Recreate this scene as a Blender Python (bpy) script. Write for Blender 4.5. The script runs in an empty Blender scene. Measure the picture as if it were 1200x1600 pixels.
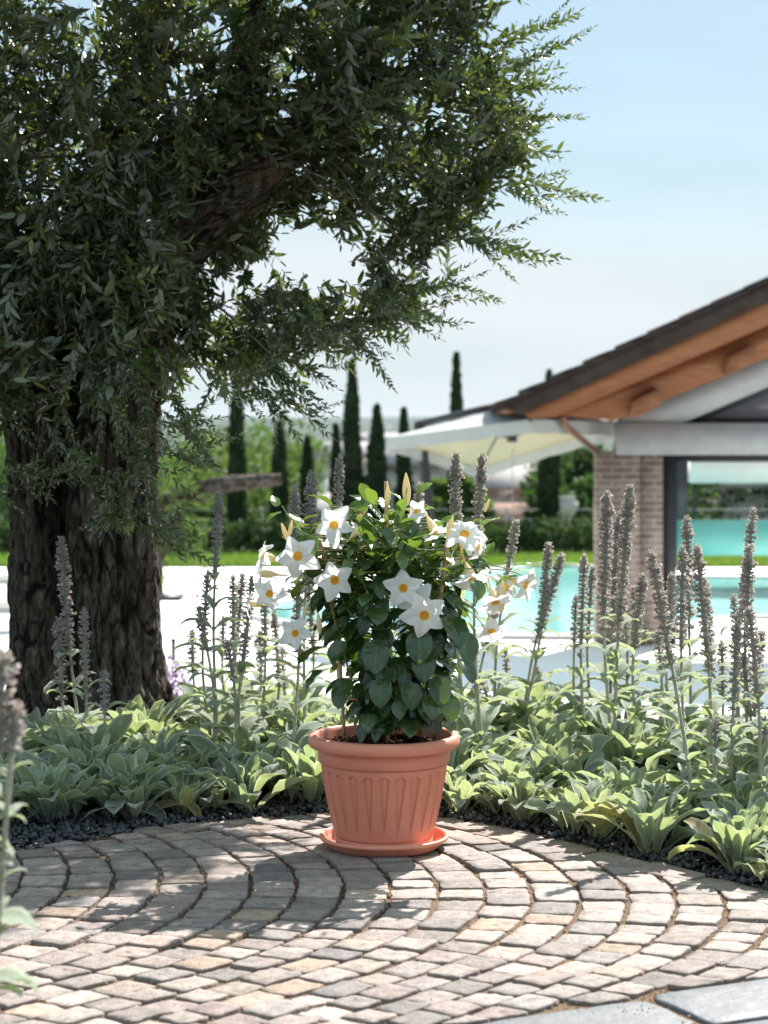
import bpy, math, random
import numpy as np
from mathutils import Vector, Matrix, noise

R = math.radians
rng = np.random.default_rng(11)
random.seed(5)
scene = bpy.context.scene
col = scene.collection

# ------------------------------------------------------------------ camera
F, YH, HC = 3000.0, 690.0, 0.987          # focal length and horizon in photo pixels, eye height
cam_d = bpy.data.cameras.new("camera")
cam = bpy.data.objects.new("camera", cam_d); col.objects.link(cam)
cam.location = (0, 0, HC); cam.rotation_euler = (R(90), 0, 0)
cam_d.sensor_fit = 'VERTICAL'; cam_d.sensor_height = 36; cam_d.sensor_width = 27
cam_d.lens = F / 1600 * 36
cam_d.shift_y = -(800 - YH) / 1600
cam_d.clip_start = 0.05; cam_d.clip_end = 60000
cam_d.dof.use_dof = True; cam_d.dof.focus_distance = 4.75; cam_d.dof.aperture_fstop = 4.9
scene.camera = cam

# ------------------------------------------------------------------ sky and sun
SUN_AZ, SUN_EL = 27.0, 46.0               # azimuth from +Y towards +X
world = bpy.data.worlds.new("World"); scene.world = world; world.use_nodes = True
nt = world.node_tree; nt.nodes.clear()
sky = nt.nodes.new('ShaderNodeTexSky'); sky.sky_type = 'NISHITA'; sky.sun_disc = False
sky.sun_elevation = R(SUN_EL); sky.sun_rotation = R(SUN_AZ); sky.air_density = 1.0; sky.dust_density = 0.3; sky.ozone_density = 1.5
tc = nt.nodes.new('ShaderNodeTexCoord'); mp = nt.nodes.new('ShaderNodeMapping'); mp.inputs['Scale'].default_value = (1.0, 1.0, 6.0)
ns = nt.nodes.new('ShaderNodeTexNoise'); ns.inputs['Scale'].default_value = 2.2; ns.inputs['Detail'].default_value = 7; ns.inputs['Roughness'].default_value = .55
rp = nt.nodes.new('ShaderNodeMapRange'); rp.inputs['From Min'].default_value = .38; rp.inputs['From Max'].default_value = .72
rp.inputs['To Min'].default_value = 0.45; rp.inputs['To Max'].default_value = .85
sx = nt.nodes.new('ShaderNodeSeparateXYZ')
bd = nt.nodes.new('ShaderNodeMapRange'); bd.interpolation_type = 'SMOOTHSTEP'; bd.inputs['From Min'].default_value = .15; bd.inputs['From Max'].default_value = .07
bd.inputs['To Min'].default_value = .0; bd.inputs['To Max'].default_value = .9
mxm = nt.nodes.new('ShaderNodeMath'); mxm.operation = 'MAXIMUM'
mix = nt.nodes.new('ShaderNodeMix'); mix.data_type = 'RGBA'; mix.inputs['B'].default_value = (3.5, 3.95, 4.3, 1)
bg = nt.nodes.new('ShaderNodeBackground'); bg.inputs['Strength'].default_value = 0.06
wo = nt.nodes.new('ShaderNodeOutputWorld')
L = nt.links.new
L(tc.outputs['Generated'], mp.inputs['Vector']); L(mp.outputs['Vector'], ns.inputs['Vector']); L(ns.outputs['Fac'], rp.inputs['Value'])
L(tc.outputs['Generated'], sx.inputs['Vector']); L(sx.outputs['Z'], bd.inputs['Value'])
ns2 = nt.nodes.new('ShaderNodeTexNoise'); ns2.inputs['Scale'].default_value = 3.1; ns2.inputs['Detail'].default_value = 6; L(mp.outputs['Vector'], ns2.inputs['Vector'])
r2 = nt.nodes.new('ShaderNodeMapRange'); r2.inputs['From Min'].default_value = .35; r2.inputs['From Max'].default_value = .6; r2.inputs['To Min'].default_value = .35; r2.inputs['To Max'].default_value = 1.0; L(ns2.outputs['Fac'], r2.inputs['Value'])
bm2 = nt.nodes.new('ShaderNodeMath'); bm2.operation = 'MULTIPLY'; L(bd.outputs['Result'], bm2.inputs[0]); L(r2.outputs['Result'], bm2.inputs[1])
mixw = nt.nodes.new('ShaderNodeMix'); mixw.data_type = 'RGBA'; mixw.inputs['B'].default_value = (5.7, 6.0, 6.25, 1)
L(rp.outputs['Result'], mxm.inputs[0]); L(bd.outputs['Result'], mxm.inputs[1]); L(mxm.outputs[0], mix.inputs['Factor'])
# sky brightened overhead, out of view: added fill light for the pot's front
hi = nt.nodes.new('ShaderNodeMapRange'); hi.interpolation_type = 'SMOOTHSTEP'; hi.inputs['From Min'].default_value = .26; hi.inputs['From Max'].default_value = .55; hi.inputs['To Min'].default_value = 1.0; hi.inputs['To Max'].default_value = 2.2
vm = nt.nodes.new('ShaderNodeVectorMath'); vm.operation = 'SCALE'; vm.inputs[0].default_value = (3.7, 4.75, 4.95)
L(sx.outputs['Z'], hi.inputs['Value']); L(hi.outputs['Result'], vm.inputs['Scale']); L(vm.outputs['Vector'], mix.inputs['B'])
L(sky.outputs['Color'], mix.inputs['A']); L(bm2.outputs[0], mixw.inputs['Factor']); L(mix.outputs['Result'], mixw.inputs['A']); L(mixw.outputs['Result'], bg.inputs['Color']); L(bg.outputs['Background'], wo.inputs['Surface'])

sl = bpy.data.lights.new("sun", 'SUN'); sl.energy = 5.0; sl.angle = R(0.53); sl.color = (1.0, .95, .885)
so = bpy.data.objects.new("sun", sl); col.objects.link(so)
az, el = R(SUN_AZ), R(SUN_EL)
sd = Vector((math.sin(az) * math.cos(el), math.cos(az) * math.cos(el), math.sin(el)))
so.rotation_euler = sd.to_track_quat('Z', 'Y').to_euler(); so.location = (3, 8, 9)

scene.view_settings.view_transform = 'Standard'; scene.view_settings.look = 'None'
scene.view_settings.exposure = 1.33; scene.view_settings.gamma = 1.0
scene.cycles.use_denoising = True
scene.cycles.max_bounces = 8; scene.cycles.transparent_max_bounces = 12; scene.cycles.caustics_reflective = False; scene.cycles.caustics_refractive = False

# ------------------------------------------------------------------ helpers
HD = 2.62                                   # camera above the pool deck
ZD = HC - HD
def W(px, py, Y): return Vector(((px - 600) / F * Y, Y, HC - (py - YH) / F * Y))
def G(px, py):                              # on the terrace floor (z = 0)
    Y = HC * F / (py - YH); return Vector(((px - 600) / F * Y, Y, 0))
def D(px, py):                              # on the pool deck
    Y = HD * F / (py - YH); return Vector(((px - 600) / F * Y, Y, ZD))

def link(o, parent=None):
    col.objects.link(o)
    if parent is not None: o.parent = parent
    return o
def tag(o, label, cat, group=None):
    o['label'] = label; o['category'] = cat
    if group: o['group'] = group
    return o
def empty(name, loc, label, cat, group=None):
    o = bpy.data.objects.new(name, None); o.location = loc; o.empty_display_size = .1
    link(o); return tag(o, label, cat, group)

def mk(name, V, polys, mats, parent=None, attrs=None, smooth=True, mi=None, loc=None):
    """V (n,3); polys a list of (m,k) index arrays; attrs {name: per-vertex float}; mi material index per poly array"""
    V = np.asarray(V, dtype=np.float32).reshape(-1, 3)
    if loc is not None: V = V - np.array(loc, dtype=np.float32)
    me = bpy.data.meshes.new(name)
    polys = [np.asarray(p, dtype=np.int32) for p in polys if len(p)]
    tot = np.concatenate([np.full(len(p), p.shape[1], dtype=np.int32) for p in polys])
    lv = np.concatenate([p.ravel() for p in polys])
    st = np.concatenate([[0], np.cumsum(tot)[:-1]]).astype(np.int32)
    me.vertices.add(len(V)); me.vertices.foreach_set('co', V.ravel())
    me.loops.add(len(lv)); me.loops.foreach_set('vertex_index', lv)
    me.polygons.add(len(tot)); me.polygons.foreach_set('loop_start', st); me.polygons.foreach_set('loop_total', tot)
    if smooth is not False: me.polygons.foreach_set('use_smooth', np.ones(len(tot), dtype=bool))
    if not isinstance(mats, (list, tuple)): mats = [mats]
    for m in mats: me.materials.append(m)
    if mi is not None: me.polygons.foreach_set('material_index', np.concatenate([np.full(len(p), i, dtype=np.int32) for p, i in zip(polys, mi)]))
    for k, a in (attrs or {}).items():
        at = me.attributes.new(k, 'FLOAT', 'POINT'); at.data.foreach_set('value', np.asarray(a, dtype=np.float32).ravel())
    me.update(calc_edges=True); me.validate()
    o = bpy.data.objects.new(name, me); link(o, parent)
    if loc is not None and parent is None: o.location = loc
    return o

class MB:
    """collects vertex blocks with quads and triangles"""
    def __init__(s): s.v = []; s.q = {}; s.n = 0; s.a = {}
    def add(s, V, polys, mi=0, **at):
        V = np.asarray(V, dtype=np.float32).reshape(-1, 3)
        for p in polys:
            p = np.asarray(p, dtype=np.int32)
            if len(p): s.q.setdefault((p.shape[1], mi), []).append(p + s.n)
        for k in set(list(s.a) + list(at)):
            cur = s.a.setdefault(k, [np.zeros(s.n, dtype=np.float32)] if s.n else [])
            val = at.get(k, 0.0); cur.append(np.broadcast_to(np.asarray(val, dtype=np.float32), (len(V),)))
        s.v.append(V); s.n += len(V)
    def box(s, x0, x1, y0, y1, z0, z1, mi=0, **at):
        V = [(x, y, z) for z in (z0, z1) for y in (y0, y1) for x in (x0, x1)]
        s.add(V, [[(0, 2, 3, 1), (4, 5, 7, 6), (0, 1, 5, 4), (2, 6, 7, 3), (0, 4, 6, 2), (1, 3, 7, 5)]], mi, **at)
    def hexa(s, P, mi=0, **at):             # eight corners, bottom ring then top ring
        s.add(P, [[(3, 2, 1, 0), (4, 5, 6, 7), (0, 1, 5, 4), (1, 2, 6, 5), (2, 3, 7, 6), (3, 0, 4, 7)]], mi, **at)
    def tube(s, P, r, n=8, mi=0, cap=True, **at):
        V, Q = tube(P, r, n); s.add(V, [Q], mi, **at)
        if cap:
            m = len(P); o = s.n - len(V)
            a = [o + i for i in range(n)][::-1]; b = [o + (m - 1) * n + i for i in range(n)]
            s.q.setdefault((n, mi), []).append(np.array([a, b], dtype=np.int32))
    def out(s, name, mats, parent=None, smooth=True, loc=None):
        ks = sorted(s.q); polys = [np.concatenate(s.q[k]) for k in ks]
        return mk(name, np.concatenate(s.v), polys, mats, parent, {k: np.concatenate(v) for k, v in s.a.items()}, smooth, [k[1] for k in ks], loc)

def tube(P, r, n=8):
    P = np.asarray([tuple(p) for p in P], dtype=float); m = len(P)
    r = np.broadcast_to(np.asarray(r, dtype=float), (m,))
    T = np.gradient(P, axis=0); T /= np.linalg.norm(T, axis=1, keepdims=True) + 1e-12
    ref = np.array([0, 0, 1.0]) if abs(T[:, 2]).mean() < .8 else np.array([1.0, 0, 0])
    A = np.cross(T, ref); A /= np.linalg.norm(A, axis=1, keepdims=True) + 1e-12; B = np.cross(T, A)
    t = np.arange(n) / n * 2 * np.pi
    V = P[:, None] + r[:, None, None] * (np.cos(t)[None, :, None] * A[:, None] + np.sin(t)[None, :, None] * B[:, None])
    i, j = np.meshgrid(np.arange(m - 1), np.arange(n), indexing='ij'); k = (j + 1) % n
    Q = np.stack([i * n + j, i * n + k, (i + 1) * n + k, (i + 1) * n + j], -1).reshape(-1, 4)
    return V.reshape(-1, 3), Q

def lathe(prof, n=64):
    prof = np.asarray(prof, dtype=float); t = np.arange(n) / n * 2 * np.pi
    V = np.stack([prof[:, None, 0] * np.cos(t), prof[:, None, 0] * np.sin(t), np.broadcast_to(prof[:, None, 1], (len(prof), n))], -1)
    i, j = np.meshgrid(np.arange(len(prof) - 1), np.arange(n), indexing='ij'); k = (j + 1) % n
    return V.reshape(-1, 3), np.stack([i * n + j, i * n + k, (i + 1) * n + k, (i + 1) * n + j], -1).reshape(-1, 4)

def grid_faces(nu, nv):
    i, j = np.meshgrid(np.arange(nu - 1), np.arange(nv - 1), indexing='ij')
    return np.stack([i * nv + j, (i + 1) * nv + j, (i + 1) * nv + j + 1, i * nv + j + 1], -1).reshape(-1, 4)

def frames(d, up=None, roll=None):
    """rotation matrices (N,3,3) whose columns are side, along(d), normal"""
    d = d / (np.linalg.norm(d, axis=1, keepdims=True) + 1e-9)
    if up is None: up = np.tile([0, 0, 1.0], (len(d), 1))
    up = up + 1e-3 * rng.normal(size=d.shape)
    s = np.cross(d, up); s /= np.linalg.norm(s, axis=1, keepdims=True) + 1e-9
    n = np.cross(s, d)
    if roll is not None:
        c, q = np.cos(roll)[:, None], np.sin(roll)[:, None]
        s, n = c * s + q * n, c * n - q * s
    return np.stack([s, d, n], -1)

def scatter(pv, polys, M, T, S):
    """instances baked into arrays: pv (m,3), M (N,3,3), T (N,3), S (N,) or (N,3)"""
    N, m = len(T), len(pv)
    S = np.asarray(S); S = S[:, None, None] if S.ndim == 1 else S[:, None, :]
    V = np.einsum('nij,nmj->nmi', M, pv[None] * S) + T[:, None]
    return V.reshape(-1, 3), [(p[None] + (np.arange(N) * m)[:, None, None]).reshape(-1, p.shape[1]) for p in polys]

def spline(pts, n):
    pts = np.asarray([tuple(p) for p in pts], dtype=float)
    if len(pts) == 2:
        t = np.linspace(0, 1, n)[:, None]; return pts[0] * (1 - t) + pts[1] * t
    P = np.vstack([2 * pts[0] - pts[1], pts, 2 * pts[-1] - pts[-2]]); k = len(pts) - 1
    out = []
    for u in np.linspace(0, k - 1e-6, n):
        i = int(u); t = u - i; a, b, c, d = P[i:i + 4]
        out.append(.5 * ((2 * b) + (-a + c) * t + (2 * a - 5 * b + 4 * c - d) * t * t + (-a + 3 * b - 3 * c + d) * t ** 3))
    return np.array(out)

# ------------------------------------------------------------------ materials
class NT:
    def __init__(s, name):
        s.m = bpy.data.materials.new(name); s.m.use_nodes = True; s.t = s.m.node_tree; s.t.nodes.clear()
        s.out = s.n('ShaderNodeOutputMaterial')
    def n(s, ty, **kw):
        n = s.t.nodes.new(ty)
        for k, v in kw.items():
            if hasattr(n, k): setattr(n, k, v)
        return n
    def l(s, a, b): s.t.links.new(a, b)
    def attr(s, name): return s.n('ShaderNodeAttribute', attribute_name=name).outputs['Fac']
    def noise(s, scale, detail=4, rough=.6, vec=None, stretch=None):
        n = s.n('ShaderNodeTexNoise'); n.inputs['Scale'].default_value = scale; n.inputs['Detail'].default_value = detail; n.inputs['Roughness'].default_value = rough
        if vec is None: vec = s.n('ShaderNodeTexCoord').outputs['Object']
        if stretch:
            m = s.n('ShaderNodeMapping'); m.inputs['Scale'].default_value = stretch; s.l(vec, m.inputs['Vector']); vec = m.outputs['Vector']
        s.l(vec, n.inputs['Vector']); return n.outputs['Fac']
    def ramp(s, fac, stops):
        r = s.n('ShaderNodeValToRGB'); e = r.color_ramp.elements
        while len(e) < len(stops): e.new(.5)
        for x, (p, c) in zip(e, stops): x.position = p; x.color = (c[0], c[1], c[2], 1)
        s.l(fac, r.inputs['Fac']); return r.outputs['Color']
    def mix(s, fac, a, b, mode='MIX'):
        m = s.n('ShaderNodeMix', data_type='RGBA', blend_type=mode)
        for i, x in (('Factor', fac), ('A', a), ('B', b)):
            if hasattr(x, 'is_output'): s.l(x, m.inputs[i])
            else: m.inputs[i].default_value = x if i == 'Factor' else (*x[:3], 1)
        return m.outputs['Result']
    def math(s, op, a, b=0.0):
        m = s.n('ShaderNodeMath', operation=op)
        for i, x in enumerate((a, b)):
            if hasattr(x, 'is_output'): s.l(x, m.inputs[i])
            else: m.inputs[i].default_value = x
        return m.outputs[0]
    def rng(s, v, a, b, c, d):
        m = s.n('ShaderNodeMapRange'); s.l(v, m.inputs['Value'])
        for k, x in zip(('From Min', 'From Max', 'To Min', 'To Max'), (a, b, c, d)): m.inputs[k].default_value = x
        return m.outputs['Result']
    def pr(s, color, rough=.6, spec=.5, bump=None, dist=.01, bs=1.0, **kw):
        p = s.n('ShaderNodeBsdfPrincipled')
        for k, x in (('Base Color', color), ('Roughness', rough), ('Specular IOR Level', spec)):
            if hasattr(x, 'is_output'): s.l(x, p.inputs[k])
            else: p.inputs[k].default_value = (*x[:3], 1) if k == 'Base Color' else x
        for k, x in kw.items(): p.inputs[k.replace('_', ' ')].default_value = x
        if bump is not None:
            b = s.n('ShaderNodeBump'); b.inputs['Distance'].default_value = dist; b.inputs['Strength'].default_value = bs; s.l(bump, b.inputs['Height']); s.l(b.outputs['Normal'], p.inputs['Normal'])
        return p.outputs['BSDF']
    def done(s, sh): s.l(sh, s.out.inputs['Surface']); return s.m
    def leafy(s, sh, tcol, fac):
        t = s.n('ShaderNodeBsdfTranslucent')
        if hasattr(tcol, 'is_output'): s.l(tcol, t.inputs['Color'])
        else: t.inputs['Color'].default_value = (*tcol, 1)
        m = s.n('ShaderNodeMixShader'); m.inputs[0].default_value = fac; s.l(sh, m.inputs[1]); s.l(t.outputs[0], m.inputs[2]); return s.done(m.outputs[0])

def simple(name, c, rough=.6, var=.15, scale=20, bump=0, spec=.4, metal=0):
    n = NT(name); f = n.noise(scale, 5)
    colr = n.ramp(f, [(.3, [x * (1 - var) for x in c]), (.7, [min(1, x * (1 + var)) for x in c])])
    return n.done(n.pr(colr, rough, spec, f if bump else None, bump or .01, Metallic=metal))

M = {}
# cobbles: warm and cool grey porphyry
n = NT('porphyry'); t = n.attr('tint'); s2 = n.attr('shade'); g = n.noise(260, 3, .7); g2 = n.noise(38, 5, .65); g3 = n.noise(700, 2)
c = n.ramp(t, [(0, (.19, .175, .172)), (.25, (.275, .235, .215)), (.42, (.335, .285, .26)), (.58, (.30, .238, .22)), (.72, (.25, .215, .20)), (.86, (.36, .305, .265)), (.95, (.34, .25, .19)), (1, (.24, .235, .24))])
c = n.mix(1.0, c, n.ramp(g, [(.35, (.66, .66, .66)), (.65, (1.22, 1.22, 1.22))]), 'MULTIPLY')
c = n.mix(1.0, c, n.ramp(g2, [(.32, (.62, .62, .63)), (.6, (1.12, 1.1, 1.08))]), 'MULTIPLY')
c = n.mix(1.0, c, n.ramp(s2, [(0, (.74, .73, .72)), (1, (1.2, 1.18, 1.16))]), 'MULTIPLY')
c = n.mix(n.math('MULTIPLY', n.attr('rim'), .55), c, (.15, .12, .095))
h = n.math('ADD', n.math('MULTIPLY', g2, .7), n.math('MULTIPLY', g, .35))
M['stone'] = n.done(n.pr(c, .75, .3, h, .006, .8))
n = NT('slab_stone'); g = n.noise(300, 3, .7); g2 = n.noise(25, 5)
c = n.mix(1.0, n.ramp(g, [(.3, (.075, .08, .09)), (.7, (.125, .132, .145))]), n.ramp(g2, [(.3, (.8, .8, .8)), (.7, (1.1, 1.1, 1.1))]), 'MULTIPLY')
M['slab'] = n.done(n.pr(c, .6, .4, g2, .004))
n = NT('joint_sand'); g = n.noise(420, 3, .8); g2 = n.noise(30, 4)
c = n.mix(g2, n.ramp(g, [(.35, (.06, .04, .027)), (.55, (.19, .13, .085)), (.72, (.38, .30, .22))]), (.15, .10, .065))
M['sand'] = n.done(n.pr(c, .95, .1, g, .004))
n = NT('grit'); t = n.attr('tint'); M['grit'] = n.done(n.pr(n.ramp(t, [(0, (.07, .045, .03)), (.5, (.22, .15, .10)), (.9, (.36, .28, .21)), (1, (.5, .45, .4))]), .85, .2))
n = NT('slate_chips'); t = n.attr('tint'); g = n.noise(200, 3)
c = n.mix(1.0, n.ramp(t, [(0, (.018, .02, .025)), (.6, (.045, .05, .058)), (.97, (.09, .095, .105)), (1, (.4, .38, .36))]), n.ramp(g, [(.3, (.8, .8, .8)), (.7, (1.2, 1.2, 1.2))]), 'MULTIPLY')
M['slate'] = n.done(n.pr(c, .5, .5, g, .002))
n = NT('bed_soil'); g = n.noise(80, 6, .7); M['bedsoil'] = n.done(n.pr(n.ramp(g, [(.3, (.012, .01, .009)), (.7, (.05, .04, .032))]), .95, .15, g, .02))
n = NT('terrain'); g = n.noise(.05, 6, .6); g2 = n.noise(2.5, 5)
c = n.mix(g2, n.ramp(g, [(.3, (.05, .085, .025)), (.5, (.10, .13, .045)), (.7, (.16, .14, .08))]), (.06, .085, .03))
M['terrain'] = n.done(n.pr(c, .95, .1))
n = NT('deck_stone'); g = n.noise(30, 4)
b = n.n('ShaderNodeTexBrick'); b.offset = .5; b.inputs['Scale'].default_value = 1; b.inputs['Brick Width'].default_value = 1.2; b.inputs['Row Height'].default_value = .6; b.inputs['Mortar Size'].default_value = .006
b.inputs['Color1'].default_value = (.86, .855, .84, 1); b.inputs['Color2'].default_value = (.82, .815, .80, 1); b.inputs['Mortar'].default_value = (.5, .49, .47, 1)
n.l(n.n('ShaderNodeTexCoord').outputs['Object'], b.inputs['Vector'])
M['deck'] = n.done(n.pr(n.mix(1.0, b.outputs['Color'], n.ramp(g, [(.3, (.93, .93, .93)), (.7, (1, 1, 1))]), 'MULTIPLY'), .6, .3))
n = NT('pool_water'); g = n.noise(3.0, 4, .5); g2 = n.noise(.35, 2)
M['pool'] = n.done(n.pr(n.ramp(g2, [(.3, (.20, .50, .49)), (.7, (.33, .62, .61))]), .08, .5, g, .02, .5))
M['concrete'] = simple('pale_concrete', (.42, .41, .40), .8, .12, 12, .003)
M['greybeam'] = simple('grey_painted_timber', (.36, .365, .37), .7, .12, 5, .002)
M['darkmetal'] = simple('dark_metal', (.018, .019, .022), .45, .1, 30, 0, .5)
n = NT('copper'); M['copper'] = n.done(n.pr(n.ramp(n.noise(6), [(.3, (.13, .055, .038)), (.7, (.2, .09, .06))]), .4, .5, Metallic=.6))
M['whitefab'] = None
n = NT('white_canvas'); M['whitefab'] = n.leafy(n.pr(n.ramp(n.noise(4), [(.3, (.74, .73, .70)), (.7, (.8, .79, .77))]), .85, .2), (.75, .58, .36), .22)
n = NT('parasol_cloth'); M['canopy'] = n.leafy(n.pr(n.ramp(n.noise(4), [(.3, (.36, .37, .36)), (.7, (.41, .42, .41))]), .85, .2), (.6, .6, .55), .06)
n = NT('beige_lining'); M['lining'] = n.leafy(n.pr(n.ramp(n.noise(4), [(.3, (.50, .40, .27)), (.7, (.56, .45, .31))]), .85, .2), (.7, .52, .33), .15)
n = NT('larch_wood'); g = n.noise(3, 6, .6, stretch=(1, 8, 30)); c = n.ramp(g, [(.3, (.11, .036, .014)), (.5, (.25, .092, .034)), (.72, (.38, .155, .06))])
M['wood'] = n.done(n.pr(c, .55, .35, g, .004))
n = NT('roof_tile'); g = n.noise(5, 5); M['tile'] = n.done(n.pr(n.ramp(g, [(.3, (.030, .022, .019)), (.7, (.06, .045, .038))]), .85, .12, g, .01))
def brickmat(name, c1, c2, mort, w=.25, h=.065):
    n = NT(name); b = n.n('ShaderNodeTexBrick'); b.inputs['Scale'].default_value = 1; b.inputs['Brick Width'].default_value = w; b.inputs['Row Height'].default_value = h; b.inputs['Mortar Size'].default_value = h * .16; b.inputs['Mortar Smooth'].default_value = .3
    b.inputs['Color1'].default_value = (*c1, 1); b.inputs['Color2'].default_value = (*c2, 1); b.inputs['Mortar'].default_value = (*mort, 1)
    m = n.n('ShaderNodeMapping'); m.inputs['Rotation'].default_value = (R(90), 0, 0); n.l(n.n('ShaderNodeTexCoord').outputs['Object'], m.inputs['Vector']); n.l(m.outputs['Vector'], b.inputs['Vector'])
    g = n.noise(14, 5); c = n.mix(1.0, b.outputs['Color'], n.ramp(g, [(.3, (.75, .75, .75)), (.7, (1.15, 1.15, 1.15))]), 'MULTIPLY')
    return n.done(n.pr(c, .85, .2, b.outputs['Fac'], -.006))
M['brick'] = brickmat('old_brick', (.24, .155, .12), (.36, .26, .21), (.44, .40, .37), .28, .085)
M['plaster'] = simple('house_plaster', (.62, .59, .55), .9, .12, 3)
M['brickfar'] = simple('terracotta_plaster', (.36, .22, .17), .9, .15, 6)
M['roofgrey'] = simple('weathered_roof', (.30, .275, .27), .9, .2, 3)
M['roofred'] = simple('terracotta_roof', (.33, .19, .14), .9, .2, 4)
M['window'] = simple('window_dark', (.03, .04, .045), .15, .1, 3, 0, .6)
M['teal'] = simple('teal_glass_film', (.16, .52, .48), .25, .05, 2, 0, .5)
M['pane'] = simple('tinted_pane', (.16, .16, .18), .12, .05, 2, 0, .6)
n = NT('clear_glass'); 
gl = n.n('ShaderNodeBsdfGlass'); gl.inputs['IOR'].default_value = 1.05; gl.inputs['Color'].default_value = (.86, .9, .92, 1); M['glass'] = n.done(gl.outputs[0])
# foliage
n = NT('olive_leaf'); t = n.attr('tint'); geo = n.n('ShaderNodeNewGeometry')
top = n.ramp(t, [(0, (.014, .025, .010)), (.45, (.032, .052, .019)), (.8, (.06, .09, .03)), (1, (.19, .23, .06))])
under = n.ramp(t, [(0, (.05, .065, .042)), (1, (.17, .19, .13))])
c = n.mix(geo.outputs['Backfacing'], top, under)
M['olive'] = n.leafy(n.pr(c, n.rng(t, 0, 1, .20, .36), .6), (.20, .28, .04), .2)
n = NT('twig_bark'); M['twig'] = n.done(n.pr(n.ramp(n.noise(60), [(.3, (.09, .075, .055)), (.7, (.19, .17, .13))]), .85, .2))
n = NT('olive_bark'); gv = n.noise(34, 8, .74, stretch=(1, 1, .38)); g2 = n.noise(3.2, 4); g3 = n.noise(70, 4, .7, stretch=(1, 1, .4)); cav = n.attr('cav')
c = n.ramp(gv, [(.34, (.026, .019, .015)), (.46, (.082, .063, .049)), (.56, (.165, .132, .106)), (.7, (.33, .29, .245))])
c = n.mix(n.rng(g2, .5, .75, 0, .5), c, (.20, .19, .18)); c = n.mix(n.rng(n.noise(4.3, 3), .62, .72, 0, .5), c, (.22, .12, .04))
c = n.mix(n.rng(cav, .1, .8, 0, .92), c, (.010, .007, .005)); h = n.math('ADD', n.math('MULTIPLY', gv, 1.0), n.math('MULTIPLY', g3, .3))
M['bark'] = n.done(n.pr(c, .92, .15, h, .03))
def woolly(name, cols, tr, fac, sheen=.5):
    n = NT(name); t = n.attr('tint'); e = n.attr('edge'); g = n.noise(90, 5, .7); g0 = n.noise(24, 3)
    c = n.ramp(t, cols); c = n.mix(1.0, c, n.ramp(g, [(.3, (.78, .78, .78)), (.7, (1.18, 1.18, 1.18))]), 'MULTIPLY')
    c = n.mix(1.0, c, n.ramp(g0, [(.3, (.85, .86, .85)), (.7, (1.1, 1.1, 1.1))]), 'MULTIPLY')
    c = n.mix(n.rng(e, .7, 1.0, 0, .85), c, (.60, .64, .53)); c = n.mix(n.rng(e, .10, 0.0, 0, .35), c, (.42, .47, .34))
    return n.leafy(n.pr(c, .85, .2, g, .003, Sheen_Weight=sheen, Sheen_Roughness=.5), n.mix(.5, c, tr), fac)
M['lamb'] = woolly('lambs_ear_leaf', [(0, (.10, .155, .10)), (.45, (.20, .25, .195)), (.8, (.32, .37, .29)), (.95, (.33, .37, .22)), (.98, (.42, .38, .10)), (1, (.32, .22, .12))], (.58, .69, .19), .40)
M['lambstem'] = woolly('lambs_ear_stem', [(0, (.34, .34, .27)), (.5, (.42, .41, .33)), (1, (.40, .34, .29))], (.4, .42, .2), .1)
n = NT('lambs_ear_spike'); t = n.attr('tint'); fl = n.attr('floret'); g = n.noise(300, 3)
c = n.ramp(t, [(0, (.25, .27, .24)), (.45, (.38, .395, .36)), (.8, (.52, .51, .49)), (1, (.55, .47, .47))])
c = n.mix(fl, c, n.ramp(t, [(0, (.42, .22, .42)), (.6, (.60, .40, .55)), (1, (.75, .60, .66))]))
M['spike'] = n.leafy(n.pr(c, .9, .1, Sheen_Weight=.7, Sheen_Roughness=.4), (.55, .50, .38), .38)
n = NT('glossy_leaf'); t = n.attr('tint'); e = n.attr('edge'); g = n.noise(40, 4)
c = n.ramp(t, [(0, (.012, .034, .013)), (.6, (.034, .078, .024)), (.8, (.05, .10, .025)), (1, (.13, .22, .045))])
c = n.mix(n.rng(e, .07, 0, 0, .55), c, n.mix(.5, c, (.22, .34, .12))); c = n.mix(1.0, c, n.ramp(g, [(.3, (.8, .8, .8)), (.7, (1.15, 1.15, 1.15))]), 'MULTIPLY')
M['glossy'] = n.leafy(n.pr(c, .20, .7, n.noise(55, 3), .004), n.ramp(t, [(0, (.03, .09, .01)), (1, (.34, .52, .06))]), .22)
n = NT('vine_stem'); M['vine'] = n.done(n.pr(n.ramp(n.noise(25), [(.3, (.11, .19, .05)), (.7, (.17, .17, .06))]), .6, .3))
n = NT('white_petal'); e = n.attr('edge'); M['petal'] = n.leafy(n.pr(n.ramp(e, [(0, (.86, .82, .55)), (.18, (.82, .82, .80)), (1, (.86, .86, .88))]), .6, .3, n.noise(90, 3, stretch=(1, 1, .2)), .0015, Sheen_Weight=.1), (.95, .95, .97), .45)
n = NT('flower_throat'); e = n.attr('edge'); M['throat'] = n.leafy(n.pr(n.ramp(e, [(0, (.82, .36, .02)), (.35, (.90, .58, .05)), (.5, (.86, .74, .42)), (1, (.80, .72, .50))]), .6, .3), (.92, .78, .42), .35)
n = NT('bamboo'); g = n.noise(30, 4, stretch=(1, 1, .2)); M['cane'] = n.done(n.pr(n.ramp(g, [(.3, (.36, .22, .11)), (.7, (.55, .38, .20))]), .5, .4))
n = NT('terracotta_plastic'); g = n.noise(6, 3); sp_ = n.noise(55, 5, .7); pc_ = n.ramp(g, [(.3, (.63, .225, .145)), (.7, (.70, .27, .185))]); pc_ = n.mix(n.rng(sp_, .55, .75, 0, .35), pc_, (.66, .40, .31)); M['pot'] = n.done(n.pr(pc_, .46, .4, n.noise(900, 2), .0002))
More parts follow.
